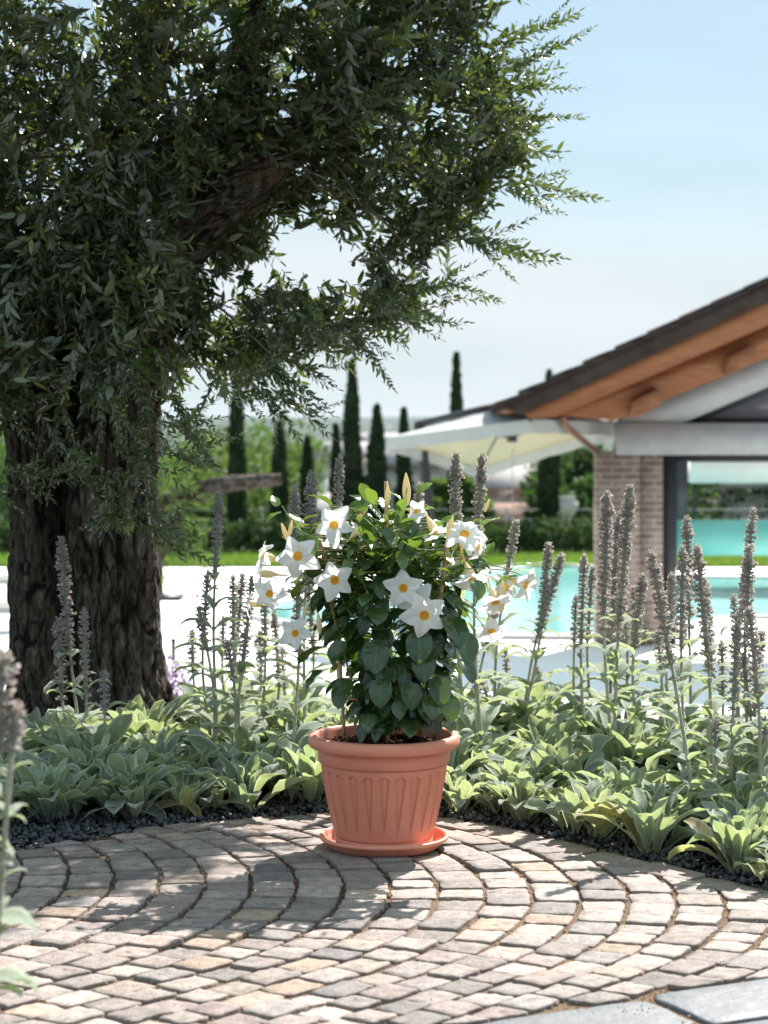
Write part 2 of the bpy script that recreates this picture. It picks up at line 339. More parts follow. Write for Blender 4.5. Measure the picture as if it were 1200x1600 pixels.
n = NT('potting_mix'); t = n.attr('tint'); M['soil'] = n.done(n.pr(n.ramp(t, [(0, (.018, .009, .006)), (.6, (.06, .026, .016)), (1, (.13, .06, .035))]), .9, .2, n.noise(300, 3), .003))
def farleaf(name, a, b, tr, f=.25):
    n = NT(name); t = n.attr('tint'); return n.leafy(n.pr(n.ramp(t, [(0, a), (1, b)]), .7, .25), tr, f)
M['cypress'] = farleaf('cypress_foliage', (.012, .024, .011), (.032, .055, .02), (.03, .06, .01), .1)
M['hedge'] = farleaf('hedge_foliage', (.015, .035, .012), (.05, .095, .025), (.08, .16, .02), .2)
M['bright'] = farleaf('bright_tree_foliage', (.03, .062, .018), (.095, .15, .038), (.16, .26, .045), .3)
M['mid'] = farleaf('mid_tree_foliage', (.018, .045, .015), (.055, .10, .03), (.08, .16, .03), .25)
M['grassm'] = farleaf('lawn_grass', (.09, .18, .03), (.18, .30, .05), (.25, .4, .05), .3)
M['lilac'] = farleaf('lilac_bloom', (.42, .30, .48), (.62, .50, .66), (.6, .45, .65), .3)

# ------------------------------------------------------------------ the ground, one sheet to the horizon
YT = 6.78                                   # where the upper terrace ends
def ground_z(x, y):
    if y < YT + .06: return -.035
    pts = [(YT + .06, ZD - .04), (44.5, ZD - .04), (50, ZD - .5), (62, -4.5), (80, -7.0), (140, -10), (300, -22), (1500, -60), (12000, -62)]
    z = np.interp(y, [p[0] for p in pts], [p[1] for p in pts])
    if y > 150: z += 3.0 * noise.noise(Vector((x * .006, y * .004, 0))) * min(1, (y - 150) / 200)
    return z
ys = [-40, -8, 0, 3, YT, YT + .02, YT + .07, 8, 12, 20, 30, 44.5, 46, 48, 50, 54, 58, 62, 70, 80, 95, 115, 140, 170, 210, 260, 320, 400, 500, 650, 850, 1100, 1500, 2200, 3500, 6400]
xs = [-4000, -2500, -1000, -500, -300, -200, -140, -100, -70, -50, -35, -25, -15, -8, -4, 0, 4, 8, 15, 25, 35, 50, 70, 100, 140, 200, 300, 500, 1000, 2500, 4000]
V = [(x, y, ZD - .04 if YT + .01 < y < YT + .1 else (-.035 if y <= YT else ground_z(x, y))) for y in ys for x in xs]
o = mk('ground', V, [grid_faces(len(ys), len(xs))[:, ::-1]], M['terrain'], smooth=False); o['kind'] = 'structure'

# sheets on it
def sheet(name, pts, z, m, th=.03):
    b = MB(); k = len(pts); P = [(p[0], p[1], z) for p in pts] + [(p[0], p[1], z - th) for p in pts]
    b.add(P, [[list(range(k))], [(i, i + k, (i + 1) % k + k, (i + 1) % k) for i in range(k)]])
    o = b.out(name, m, smooth=False); o['kind'] = 'structure'; return o
# pool outline (deck coordinates)
pool = [D(388, 958), D(470, 978), D(620, 990), D(860, 996), D(1000, 990), D(1130, 968), D(1250, 966), D(1420, 960), D(1400, 925), D(1230, 906), D(1050, 903), D(940, 890), D(830, 886), D(700, 905), D(560, 930), D(440, 944)]
pool2 = spline([tuple(p) for p in pool] + [tuple(pool[0])], 90)[:-1]
sheet('pool_deck', [(-22, YT + .08), (26, YT + .08), (26, 40.0), (-22, 40.0)], ZD, M['deck'])
b = MB(); k = len(pool2); c0 = pool2.mean(0)
P = np.vstack([pool2 * [1, 1, 0] + [0, 0, ZD + .006]]); o = mk('pool_water', P, [np.array([list(range(k))])], M['pool'], smooth=False); o['kind'] = 'structure'
b = MB(); rim_in, rim_out = pool2, c0 + (pool2 - c0) * np.array([1.045, 1.06, 1])
P = []
for a, z in ((rim_in, ZD + .004), (rim_in, ZD + .05), (rim_out, ZD + .05), (rim_out, ZD + .002)): P.append(a * [1, 1, 0] + [0, 0, z])
i = np.arange(k); j = (i + 1) % k; Q = np.concatenate([np.stack([r * k + i, r * k + j, (r + 1) * k + j, (r + 1) * k + i], -1) for r in range(3)])
o = mk('pool_coping', np.vstack(P), [Q], M['concrete'], smooth=False); o['kind'] = 'structure'
o = sheet('lawn', [(-30, 40.0), (30, 40.0), (30, 47), (-30, 47)], ZD + .02, M['terrain'])
N = 36000; T = np.stack([rng.uniform(-18, 13, N), rng.uniform(40.05, 44.2, N), np.full(N, ZD + .02)], -1)
bl = np.array([[-.012, 0, 0], [.012, 0, 0], [.0, .02, .09]])
A = rng.uniform(0, 6.28, N); Mz = np.zeros((N, 3, 3)); Mz[:, 0, 0] = np.cos(A); Mz[:, 0, 1] = -np.sin(A); Mz[:, 1, 0] = np.sin(A); Mz[:, 1, 1] = np.cos(A); Mz[:, 2, 2] = 1
V, Pq = scatter(bl, [np.array([[0, 1, 2]])], Mz, T, rng.uniform(.7, 1.4, N))
o = mk('grass', V, Pq, M['grassm'], attrs={'tint': np.repeat(rng.random(N), 3)}); o['kind'] = 'stuff'; tag(o, 'short bright green grass growing on the strip beyond the pool', 'grass')

# retaining wall of the terrace (faces the pool)
b = MB(); b.box(-9, 9, YT - .02, YT + .16, ZD, .0)
o = b.out('retaining_wall', M['concrete'], smooth=False); tag(o, 'low concrete wall holding up the planted bed above the pool deck', 'wall')

# ------------------------------------------------------------------ paving
edge_px = [(-900, 1390), (-500, 1372), (-200, 1356), (0, 1342), (60, 1330), (130, 1320), (215, 1302), (330, 1290), (440, 1279), (520, 1276), (620, 1278), (700, 1285), (765, 1291), (830, 1306), (900, 1327), (1000, 1349), (1080, 1368), (1200, 1396), (1400, 1450), (1800, 1570)]
E = np.array([tuple(G(*p)) for p in edge_px]); 
ex = np.linspace(-3.6, 3.2, 160)
eo = np.argsort(E[:, 0]); ey0 = np.interp(ex, E[eo, 0], E[eo, 1]); ker = np.ones(5) / 5; ey = np.convolve(np.pad(ey0, 2, mode='edge'), ker, 'valid')
def YE(x): return np.interp(x, ex, ey)
sheet('joint_bed', [(-6, -3), (6, -3), (6, 2)] + [(x, YE(x) + .0) for x in ex[::-1]] + [(-6, 2)], .0055, M['sand'], .02)
sheet('planting_bed', [(x, YE(x) + .0) for x in ex] + [(8, 3), (8, YT - .03), (-8, YT - .03), (-8, 3)], -.012, M['bedsoil'], .02)
slabA, slabB = G(860, 1594), G(1200, 1541)
sdir = (slabB - slabA).normalized(); snor = Vector((-sdir.y, sdir.x, 0))
def in_slab(x, y): return (Vector((x, y, 0)) - slabA).dot(snor) < 0
rr, phimax = .98, .74; ds = .080; y_apex = 4.18
def arcp(x0, s):
    ph = max(-phimax, min(phimax, s / rr)); x = rr * (math.cos(ph) - 1); y = rr * math.sin(ph); d = s - ph * rr
    return Vector((x0 + x - d * math.sin(ph), y_apex + y + d * math.cos(ph), 0)), ph
pb = MB()
def stone(q, tint, shade, z0=0.0):
    """q: four corners in order; a rough-edged block with worn top"""
    q = [Vector(p) for p in q]; cen = sum(q, Vector()) / 4
    ring = []
    for a in range(4):
        p0, p1 = q[a], q[(a + 1) % 4]
        cor = p0.lerp(cen, .05)
        ring.append(cor)
        for u in (.14, .38, .62, .86): ring.append(p0.lerp(p1, u + random.uniform(-.05, .05)) + Vector((random.gauss(0, .0012), random.gauss(0, .0012), 0)))
    n = len(ring); hz = z0 + random.uniform(-.003, .0035) + .012; tx, ty = random.gauss(0, .012), random.gauss(0, .012)
    V = []; rimv = []
    for (k, dz, rm) in ((1.0, -.03, 1), (1.0, -.0045, .9), (.985, -.0012, .6), (.955, 0, .15), (.6, .0008, 0), (.25, .001, 0)):
        for p in ring:
            r = cen + (p - cen) * k; jz = random.gauss(0, .0007) if k < .99 else random.gauss(0, .001)
            V.append((r.x, r.y, hz + dz + jz + (r.x - cen.x) * tx + (r.y - cen.y) * ty)); rimv.append(rm)
    Q = []
    for r_ in range(5):
        for a in range(n): Q.append((r_ * n + a, r_ * n + (a + 1) % n, (r_ + 1) * n + (a + 1) % n, (r_ + 1) * n + a))
    pb.add(V, [Q, [[5 * n + a for a in range(n)]]], 0, tint=tint, shade=shade, rim=np.array(rimv))
centres = []
SP = .102
for k in range(-34, 40):
    x0 = k * SP + .015
    jit = lambda: random.uniform(-.004, .004)
    s = -3.4 + random.random() * ds
    while s < 2.2:
        ln = ds * random.uniform(.82, 1.3); sa, sb = s, s + ln; s = sb
        pa, fa = arcp(x0, sa); pc_, fb = arcp(x0, sb)
        da, db = SP * math.sin(fa), SP * math.sin(fb)
        ra, _ = arcp(x0 + SP, sa + da * .85); rb, _ = arcp(x0 + SP, sb + db * .85)
        q = [pa, ra, rb, pc_]; cen = sum(q, Vector()) / 4
        if abs(cen.x) > 2.9 or cen.y < .3: continue
        area = lambda Q_: abs(sum(Q_[a_].x * Q_[(a_ + 1) % 4].y - Q_[(a_ + 1) % 4].x * Q_[a_].y for a_ in range(4))) / 2
        a0 = area(q); q = [p.copy() for p in q]
        for p in q:
            lim = YE(p.x) - (.104 if p.x > .10 else -.012)
            if p.y > lim: p.y = lim
            dd_ = (p - slabA).dot(snor)
            if dd_ < .012: p -= snor * (dd_ - .012)
        if area(q) < .42 * a0: continue
        cen = sum(q, Vector()) / 4
        g_ = random.uniform(.0024, .0046)
        ru = (q[1] - q[0] + q[2] - q[3]).normalized() * .0008; q = [q[0] + ru, q[1] - ru, q[2] - ru, q[3] + ru]
        qq = []
        for p in q:
            d = cen - p; qq.append(p + d.normalized() * g_ * 1.6 + Vector((jit(), jit(), 0)))
        stone(qq, random.random(), random.random()); centres.append(cen)
# border course on the pavilion side
x = .10; acc = []
while x < 2.6:
    x1 = x + random.uniform(.09, .125)
    d0 = Vector((x, YE(x), 0)); d1 = Vector((x1, YE(x1), 0)); nn = Vector((d1.y - d0.y, -(d1.x - d0.x), 0)).normalized()
    w = random.uniform(.088, .108); q = [d0 + nn * w, d1 + nn * w, d1, d0]; cen = sum(q, Vector()) / 4
    stone([p + (cen - p).normalized() * .005 + Vector((random.uniform(-.004, .004), random.uniform(-.004, .004), 0)) for p in q], random.uniform(.2, .6), random.uniform(.3, 1)); x = x1
o = pb.out('pavement', M['stone']); o['kind'] = 'structure'
pb = MB()
for r_ in range(6):
    t_ = -2.0 + (r_ % 2) * .17
    while t_ < 3:
        ln = random.uniform(.26, .38)
        a = slabA + sdir * t_ - snor * (r_ * .2 - .012); q = [a - snor * .19, a + sdir * (ln - .01) - snor * .19, a + sdir * (ln - .01), a]
        if all(p.y > .1 for p in q): stone(q, random.random(), random.random(), 0)
        t_ += ln
o = pb.out('slab_paving', M['slab']); o['kind'] = 'structure'

# grit lying in the joints
oct_v = np.array([[1, 0, 0], [-1, 0, 0], [0, 1, 0], [0, -1, 0], [0, 0, .7], [0, 0, -.7]], dtype=float)
oct_f = np.array([[0, 2, 4], [2, 1, 4], [1, 3, 4], [3, 0, 4], [2, 0, 5], [1, 2, 5], [3, 1, 5], [0, 3, 5]])
def rot_rand(N):
    q = rng.normal(size=(N, 4)); q /= np.linalg.norm(q, axis=1, keepdims=True); w, x, y, z = q.T
    return np.stack([1 - 2 * (y * y + z * z), 2 * (x * y - z * w), 2 * (x * z + y * w), 2 * (x * y + z * w), 1 - 2 * (x * x + z * z), 2 * (y * z - x * w), 2 * (x * z - y * w), 2 * (y * z + x * w), 1 - 2 * (x * x + y * y)], -1).reshape(N, 3, 3)
N = 60000; gx = rng.uniform(-1.5, 1.5, N); gy = rng.uniform(3.0, 5.05, N); ok = gy < YE(gx) + .03; gx, gy = gx[ok], gy[ok]; N = len(gx)
T = np.stack([gx, gy, rng.uniform(.004, .0095, N)], -1); sc = rng.uniform(.0010, .0030, N)
V, P = scatter(oct_v, [oct_f], rot_rand(N), T, sc)
o = mk('grit', V, P, M['grit'], attrs={'tint': np.repeat(rng.random(N), 6)}, smooth=False); o['kind'] = 'stuff'; tag(o, 'coarse brown sand and grit filling the joints between the cobbles', 'grit')

# slate chips
ico = []
me_ = bpy.data.meshes.new('t'); import bmesh
bm_ = bmesh.new(); bmesh.ops.create_icosphere(bm_, subdivisions=1, radius=1); bm_.verts.ensure_lookup_table()
iv = np.array([v.co[:] for v in bm_.verts]); ifc = np.array([[v.index for v in f.verts] for f in bm_.faces]); bm_.free()
b = MB(); N = 17000
gx = rng.uniform(-2.0, 1.9, N); dd = np.where(rng.random(N) < .62, rng.uniform(.005, .42, N), rng.uniform(.2, 2.4, N)); gy = YE(gx) + dd; ok = gy < YT - .06; gx, gy = gx[ok], gy[ok]
protos = []
for k in range(8):
    p = iv.copy(); 
    for _ in range(7):
        d = rng.normal(size=3); d /= np.linalg.norm(d); h_ = p @ d; lim = rng.uniform(.45, .75); p = p - np.clip(h_ - lim, 0, None)[:, None] * d
    protos.append(p * [1, .8, .55])
for k in range(8):
    m_ = np.arange(len(gx)) % 8 == k; n_ = m_.sum(); T = np.stack([gx[m_], gy[m_], rng.uniform(-.004, .016, n_)], -1)
    s_ = rng.uniform(.006, .0145, n_); V, P = scatter(protos[k], [ifc], rot_rand(n_), T, s_); tt = rng.random(n_); tt[rng.random(n_) < .994] *= .96; b.add(V, P, tint=np.repeat(tt, len(iv)))
o = b.out('gravel', M['slate'], smooth=False); o['kind'] = 'stuff'; tag(o, 'dark blue grey slate chips spread under the silver leaves', 'gravel')

# ------------------------------------------------------------------ flower pot, saucer, soil
PC = Vector((0.0, 4.62, .013))
pot = empty('flower_pot', PC, 'salmon terracotta flower pot with fluted sides standing in its saucer', 'flower pot')
prof = [(.0, .004), (.100, .004), (.1135, .006), (.1165, .012), (.1175, .026), (.1155, .0275), (.1155, .0295), (.1185, .031)]
zz = np.linspace(.034, .203, 110)
def rbody(z): u = (z - .031) / .172; return .1185 + .0342 * (.86 * u + .14 * (1 - (1 - u) ** 2))
prof += [(rbody(z), z) for z in zz]
prof += [(.1500, .2035), (.1500, .2055), (.1560, .2065), (.1578, .208), (.1590, .236), (.1565, .2385), (.1575, .2405), (.172, .242), (.1785, .2435), (.1815, .248), (.1825, .256), (.182, .264), (.179, .2695), (.174, .272), (.168, .2725), (.163, .270), (.1605, .262), (.153, .236), (.1455, .20), (.110, .03), (.0, .02)]
prof = np.array(prof); n_ = 1152; V, Q = lathe(prof, n_)
V = V.reshape(len(prof), n_, 3)
ang = np.arange(n_) / n_ * 2 * np.pi; NF = 24
for i, (r0, z0) in enumerate(prof[:118]):
    if i < 8: continue
    u = (z0 - .052) / (.187 - .052)
    if u < 0 or u > 1.02: continue
    ph = ((ang + math.pi / 2) / (2 * np.pi / NF) + .5) % 1 - .5            # -0.5..0.5 across one bay
    hw = .33 * np.clip(u, 0, 1) ** .62 * (1 - np.clip((u - .965) / .055, 0, 1) ** 2) + .002
    e = np.clip((hw - np.abs(ph)) / .04, 0, 1); e = e * e * (3 - 2 * e)
    lip = np.exp(-((np.abs(ph) - hw - .03) / .035) ** 2) * .0012 * (1 if u < .98 else 0)
    r_ = r0 - .0052 * e * (.35 + .65 * np.clip(np.abs(ph) / hw, 0, 1) ** 1.0) + lip
    V[i, :, 0] = r_ * np.cos(ang); V[i, :, 1] = r_ * np.sin(ang)
V = V.reshape(-1, 3)
split_i = 84 - 0
mk('pot_body', V, [Q], M['pot'], pot)
sauc = empty('pot_saucer', (PC.x, PC.y, .0125), 'shallow round terracotta saucer under the flower pot, resting on cobbles', 'saucer')
V, Q = lathe([(.0, .0), (.118, .0), (.127, .001), (.131, .004), (.140, .017), (.1445, .0205), (.1535, .0215), (.1555, .024), (.156, .0275), (.1545, .0305), (.1515, .0315), (.148, .030), (.1455, .026), (.1365, .0075), (.128, .0035), (.0, .003)], 160)
mk('saucer_dish', V, [Q], M['pot'], sauc)
N = 2600; a_ = rng.uniform(0, 6.28, N); r_ = .149 * np.sqrt(rng.random(N)); T = np.stack([PC.x + r_ * np.cos(a_), PC.y + r_ * np.sin(a_), PC.z + .235 + .014 * (1 - (r_ / .157) ** 2) + rng.uniform(-.012, .010, N) + .004 * np.sin(9 * r_ * 10)], -1)
V, P = scatter(protos[2] * [1, .7, .8], [ifc], rot_rand(N), T, rng.uniform(.0035, .0105, N))
o = mk('potting_soil', V, P, M['soil'], attrs={'tint': np.repeat(rng.random(N), len(iv))}, smooth=False, loc=(PC.x, PC.y, PC.z + .2)); o['kind'] = 'stuff'; tag(o, 'dark reddish bark soil filling the terracotta flower pot', 'soil')

# ------------------------------------------------------------------ bamboo trellis
tr = empty('bamboo_trellis', (PC.x, PC.y, PC.z + .24), 'thin bamboo cane trellis stuck in the pot behind the leaves', 'trellis')
def cane(pts, r, nodes=True):
    b = MB(); P = spline(pts, 28); rad = np.full(28, r)
    if nodes: rad[::7] *= 1.22
    b.tube(P - np.array(PC) - np.array([0, 0, .24]), rad, 8); return b.out('cane', M['cane'], tr)
YP = 4.62
cane([W(538, 1150, YP - .03), W(528, 1000, YP - .02), W(508, 880, YP), W(497, 820, YP)], .0042)
cane([W(606, 1160, YP - .06), W(606, 1000, YP - .05), W(604, 850, YP - .03), W(603, 752, YP - .02)], .0048)
cane([W(655, 1150, YP), W(678, 1000, YP - .06), W(694, 890, YP - .08), W(702, 812, YP - .06)], .0048)
cane([W(492, 874, YP), W(560, 877, YP - .01), W(620, 877, YP - .02), W(735, 872, YP - .04)], .0026, False)
cane([W(545, 1092, YP - .01), W(600, 1095, YP - .045), W(668, 1092, YP)], .0026, False)
cane([W(470, 862, YP - .02), W(545, 858, YP - .03), W(600, 848, YP - .04)], .0022, False)

# ------------------------------------------------------------------ leaves: a general curved blade
def blade(Ln, Wd, az, p0, bend, fold=.25, wave=.0, shape='oval', nu=9, nv=5, twist=0.0, curl=0.0):
    """curved leaf starting at the origin; returns V, edge"""
    u = np.linspace(0, 1, nu); v = np.linspace(-1, 1, nv)
    pit = p0 - bend * u ** 1.3; st = Ln / (nu - 1)
    cx = np.concatenate([[0], np.cumsum(np.cos((pit[1:] + pit[:-1]) / 2) * st)]); cz = np.concatenate([[0], np.cumsum(np.sin((pit[1:] + pit[:-1]) / 2) * st)])
    if shape == 'oval': w = np.sin(np.pi * np.clip(u, 0, 1) ** 1.15) ** .75 * .5 + .10 * (1 - u); w[-1] = .03
    elif shape == 'spoon': w = .10 + .5 * np.sin(np.pi * np.clip((u - .12) / .88, 0, 1) ** 1.25) ** .72; w[0] = .12; w[-1] = .05
    else: w = np.sin(np.pi * u ** .78) ** .62 * .5; w[0] = .015; w[-1] = .02
    w = w * Wd
    nrm_x, nrm_z = -np.sin(pit), np.cos(pit)
    ph = random.uniform(0, 6.28)
    lat = w[:, None] * v[None]
    up = w[:, None] * (fold * np.abs(v)[None] - curl * (np.abs(v)[None] ** 2)) + wave * Wd * np.sin(u * random.uniform(9, 15) + ph)[:, None] * (v ** 2 * np.sign(v + .01))[None] + .5 * wave * Wd * np.sin(u * 17 + ph * 2)[:, None] * (v ** 2)[None]
    tw = twist * u
    l2 = lat * np.cos(tw)[:, None] - up * np.sin(tw)[:, None]; u2 = lat * np.sin(tw)[:, None] + up * np.cos(tw)[:, None]
    X = cx[:, None] + u2 * nrm_x[:, None]; Z = cz[:, None] + u2 * nrm_z[:, None]; Yl = l2
    ca, sa = math.cos(az), math.sin(az)
    V = np.stack([X * ca - Yl * sa, X * sa + Yl * ca, Z], -1).reshape(-1, 3)
    return V, np.broadcast_to(np.abs(v)[None], (nu, nv)).ravel()
GF95 = grid_faces(9, 5)

# ------------------------------------------------------------------ the white-flowered climber in the pot
vine = empty('flowering_climber', (PC.x, PC.y, PC.z + .24), 'white trumpet flowered climber with glossy dark leaves growing in the terracotta pot', 'potted plant')
VO = np.array(PC) + [0, 0, .24]
# (px, py, diameter px, face x, face y (towards camera is -1), face z, roll, depth offset)
FL = [(522, 820, 68, -.25, -1, .25, .3, -.10), (465, 869, 72, -.15, -1, .12, .1, -.14), (523, 907, 68, .0, -1, .1, 1.2, -.15), (421, 928, 56, -.1, -1, .1, .6, -.12), (411, 868, 56, -.85, -.35, .3, .2, -.08), (408, 896, 56, -1, -.25, .1, .9, -.08),
      (390, 943, 44, -1, -.1, .15, .4, -.10), (461, 990, 56, -.25, -1, .35, .5, -.12), (630, 919, 68, .1, -1, .25, .9, -.17), (652, 938, 62, .0, -1, .3, .2, -.15), (663, 962, 74, .0, -1, .0, 1.25, -.19),
      (726, 834, 72, .1, -.8, .75, .4, -.12), (748, 855, 56, .9, -.5, -.3, .9, -.10), (738, 906, 66, .3, -.6, -.8, .3, -.12), (822, 914, 64, .75, -.6, -.25, .7, -.10), (774, 942, 64, .2, -.6, -.8, .5, -.12), (768, 986, 60, .1, -.7, -.7, 1.0, -.12), (790, 918, 52, .4, -.7, .2, .2, -.06), (700, 880, 44, .3, -.7, .5, .6, .0),
      (650, 799, 42, .6, -.8, -.1, .3, -.05), (680, 832, 58, .4, -.4, -.8, .2, -.06), (559, 829, 40, .5, .5, .5, .4, -.02), (518, 852, 44, -.3, -.4, -.8, .5, -.05)]
def clear_of_blooms(p, Ln):
    px, py = 600 + p[0] / p[1] * F, YH - (p[2] - HC) / p[1] * F
    return all(math.hypot(px - f[0], py + 12 - f[1]) > f[2] * .62 or p[1] > YP + f[7] + .05 for f in FL)
lb = MB(); sb = MB()
def gleaf(p, Ln, Wd, az, p0, bend, tint):
    V, e = blade(Ln, Wd, az, p0, bend, .22, .03, 'ovate', 9, 5, random.uniform(-.5, .5)); lb.add(V + p - VO, [GF95], tint=tint, edge=e)
def inside_pot_shape(px, py):
    # silhouette of the leaf mass in photo pixels at the pot's distance
    yy = [752, 790, 830, 870, 905, 940, 1000, 1060, 1110, 1150]; l = [600, 500, 440, 455, 450, 475, 505, 520, 548, 570]; r = [650, 670, 770, 790, 760, 732, 720, 718, 698, 685]
    return np.interp(py, yy, l), np.interp(py, yy, r)
for k in range(800):
    py = random.uniform(900, 1142) if k < 335 else random.triangular(778, 940, 890)
    l, r = inside_pot_shape(0, py); cx_ = (l + r) / 2; hw = (r - l) / 2
    a = random.uniform(0, 2 * math.pi); rad = (.55 + .45 * random.random()) if k < 335 else random.random() ** .6
    X = (cx_ + hw * .86 * rad * math.cos(a) - 600) / F * YP; dY = .17 * rad * math.sin(a) * (.8 if py > 930 else 1)
    z = HC - (py - YH) / F * YP; p = np.array([X, YP + dY, z])
    if z < .335: p[2] = .335 + random.random() * .05
    if not clear_of_blooms(p, .06): continue
    out = math.atan2(dY, X - (cx_ - 600) / F * YP) + random.gauss(0, .5)
    if k < 335:
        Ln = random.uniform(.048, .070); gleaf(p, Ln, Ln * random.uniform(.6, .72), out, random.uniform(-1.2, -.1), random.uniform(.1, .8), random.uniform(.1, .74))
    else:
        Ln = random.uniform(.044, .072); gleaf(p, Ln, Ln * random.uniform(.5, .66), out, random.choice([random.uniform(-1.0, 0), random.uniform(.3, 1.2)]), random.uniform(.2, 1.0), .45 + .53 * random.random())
    c_ = np.array([(cx_ - 600) / F * YP * .8, YP, z - .03]); sb.tube(spline([c_ + (p - c_) * .25, (c_ + p) / 2 + [0, 0, .01], p], 5), .0013, 5, cap=False)
# chosen leaves that stand out in the photograph (px, py, length px, azimuth deg, pitch deg, tint)
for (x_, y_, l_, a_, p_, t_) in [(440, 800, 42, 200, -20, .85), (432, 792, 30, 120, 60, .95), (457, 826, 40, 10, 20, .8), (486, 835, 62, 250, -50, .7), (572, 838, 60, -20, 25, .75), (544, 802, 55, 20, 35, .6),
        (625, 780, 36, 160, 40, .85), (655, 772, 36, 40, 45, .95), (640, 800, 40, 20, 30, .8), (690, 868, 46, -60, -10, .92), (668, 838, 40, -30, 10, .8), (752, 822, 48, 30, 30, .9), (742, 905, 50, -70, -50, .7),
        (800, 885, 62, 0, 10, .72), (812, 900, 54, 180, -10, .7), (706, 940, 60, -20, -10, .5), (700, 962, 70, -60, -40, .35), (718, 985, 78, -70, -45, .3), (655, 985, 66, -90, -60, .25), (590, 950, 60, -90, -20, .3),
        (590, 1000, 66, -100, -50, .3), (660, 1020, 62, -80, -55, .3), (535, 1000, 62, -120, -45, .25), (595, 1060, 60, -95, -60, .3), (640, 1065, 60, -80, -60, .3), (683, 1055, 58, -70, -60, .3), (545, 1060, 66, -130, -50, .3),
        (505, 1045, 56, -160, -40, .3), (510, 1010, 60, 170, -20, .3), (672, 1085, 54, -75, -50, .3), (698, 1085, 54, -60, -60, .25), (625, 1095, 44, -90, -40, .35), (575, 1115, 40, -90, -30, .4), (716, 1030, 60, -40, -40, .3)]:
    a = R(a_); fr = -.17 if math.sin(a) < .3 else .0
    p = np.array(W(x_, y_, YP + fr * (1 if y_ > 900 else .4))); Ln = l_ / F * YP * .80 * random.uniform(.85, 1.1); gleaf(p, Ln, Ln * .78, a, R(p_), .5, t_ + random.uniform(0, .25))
# twining stems
for pts in [[(606, 1150), (590, 1000), (560, 900), (480, 878), (450, 880), (420, 862)], [(640, 1150), (650, 1000), (700, 900), (760, 890), (800, 893), (826, 905)], [(600, 1100), (615, 950), (640, 860), (632, 800), (636, 762)],
            [(560, 1100), (520, 960), (505, 900), (460, 950), (400, 945)], [(620, 900), (540, 860), (470, 830), (440, 790)], [(650, 950), (690, 930), (740, 960), (770, 1000)], [(560, 870), (600, 855), (680, 860), (745, 852), (750, 810)],
            [(500, 1000), (480, 1000), (462, 990)], [(590, 870), (530, 860), (480, 868), (440, 838)], [(700, 880), (720, 850), (765, 880), (800, 890)], [(530, 925), (545, 955), (570, 975), (590, 960)]]:
    P = [W(x_, y_, YP + random.uniform(-.13, .02)) for x_, y_ in pts]; sb.tube(spline(P, 30), np.linspace(.0023, .0011, 30), 6, cap=False)
for k in range(22):     # thin curling shoots round the canes
    x_, y_ = random.uniform(455, 760), random.uniform(805, 930); P = [W(x_, y_, YP + random.uniform(-.02, .10))]
    for _ in range(3): P.append(P[-1] + Vector((random.gauss(0, .035), random.gauss(0, .02), random.gauss(0, .022))))
    sb.tube(spline(P, 12), .0012, 5, cap=False)
sv = np.concatenate(sb.v); sb.v = [sv - VO]
sb.out('stems', M['vine'], vine); lb.out('leaves', M['glossy'], vine)

def make_flower(parent, pos, face, size, roll=0.0, droop=.0, label=None):
    """five pointed petals round a funnel; face = direction the bloom looks"""
    na, nr = 80, 9; th = np.arange(na) / na * 2 * np.pi; rr_ = np.linspace(0, 1, nr)
    ph = (th / (2 * np.pi) * 5) % 1; k5 = (th / (2 * np.pi) * 5).astype(int)
    tipk = 1 - np.abs(ph - .46) / np.where(ph < .46, .46, .54); pr = .60 + .40 * tipk ** 1.5; pr *= (1 + np.array([random.uniform(-.09, .09) for _ in range(5)])[k5])
    Rr = size * pr; r0 = size * .20
    bendk = np.array([random.uniform(-.25, .35) for _ in range(5)])[k5] + droop
    Vp = []; e = []
    for i, q in enumerate(rr_):
        r_ = r0 + (Rr - r0) * q; z = size * (.10 * np.sin(q * 2.2) - bendk * q ** 2 * .55 * tipk) + size * .05 * q * np.sin(ph * 2 * np.pi * 1.0 + 1) + size * .035 * q * np.sin(th * 11 + roll)
        tw_ = th + .10 * q; Vp.append(np.stack([r_ * np.cos(tw_), r_ * np.sin(tw_), z], -1)); e.append(np.full(na, q))
    Vp = np.concatenate(Vp); i, j = np.meshgrid(np.arange(nr - 1), np.arange(na), indexing='ij'); k = (j + 1) % na
    Q = np.stack([i * na + j, i * na + k, (i + 1) * na + k, (i + 1) * na + j], -1).reshape(-1, 4)
    f = Vector(face).normalized(); rot = f.to_track_quat('Z', 'Y').to_matrix() @ Matrix.Rotation(roll, 3, 'Z'); Rm = np.array(rot); P0 = np.array(pos) - VO
    fo = mk('flower', Vp @ Rm.T + P0, [Q], M['petal'], parent, {'edge': np.concatenate(e)})
    prof = [(r0 * 1.0, size * .004), (r0 * .93, -size * .06), (r0 * .8, -size * .13), (r0 * .5, -size * .17), (r0 * .1, -size * .18)]
    prof2 = [(r0 * 1.06, -size * .0), (r0 * 1.15, -size * .22), (r0 * 1.0, -size * .55), (r0 * .55, -size * .8), (r0 * .26, -size * 1.0), (r0 * .2, -size * 1.55)]
    V1, Q1 = lathe(prof, 24); V2, Q2 = lathe(prof2, 24)
    e1 = np.repeat([.42, .3, .1, 0, 0], 24); e2 = np.repeat([.6, .75, .85, .9, .8, .7], 24)
    V = np.vstack([V1, V2]); mk('throat', V @ Rm.T + P0, [np.vstack([Q1, Q2 + len(V1)])], M['throat'], fo, {'edge': np.concatenate([e1, e2])})
    return fo
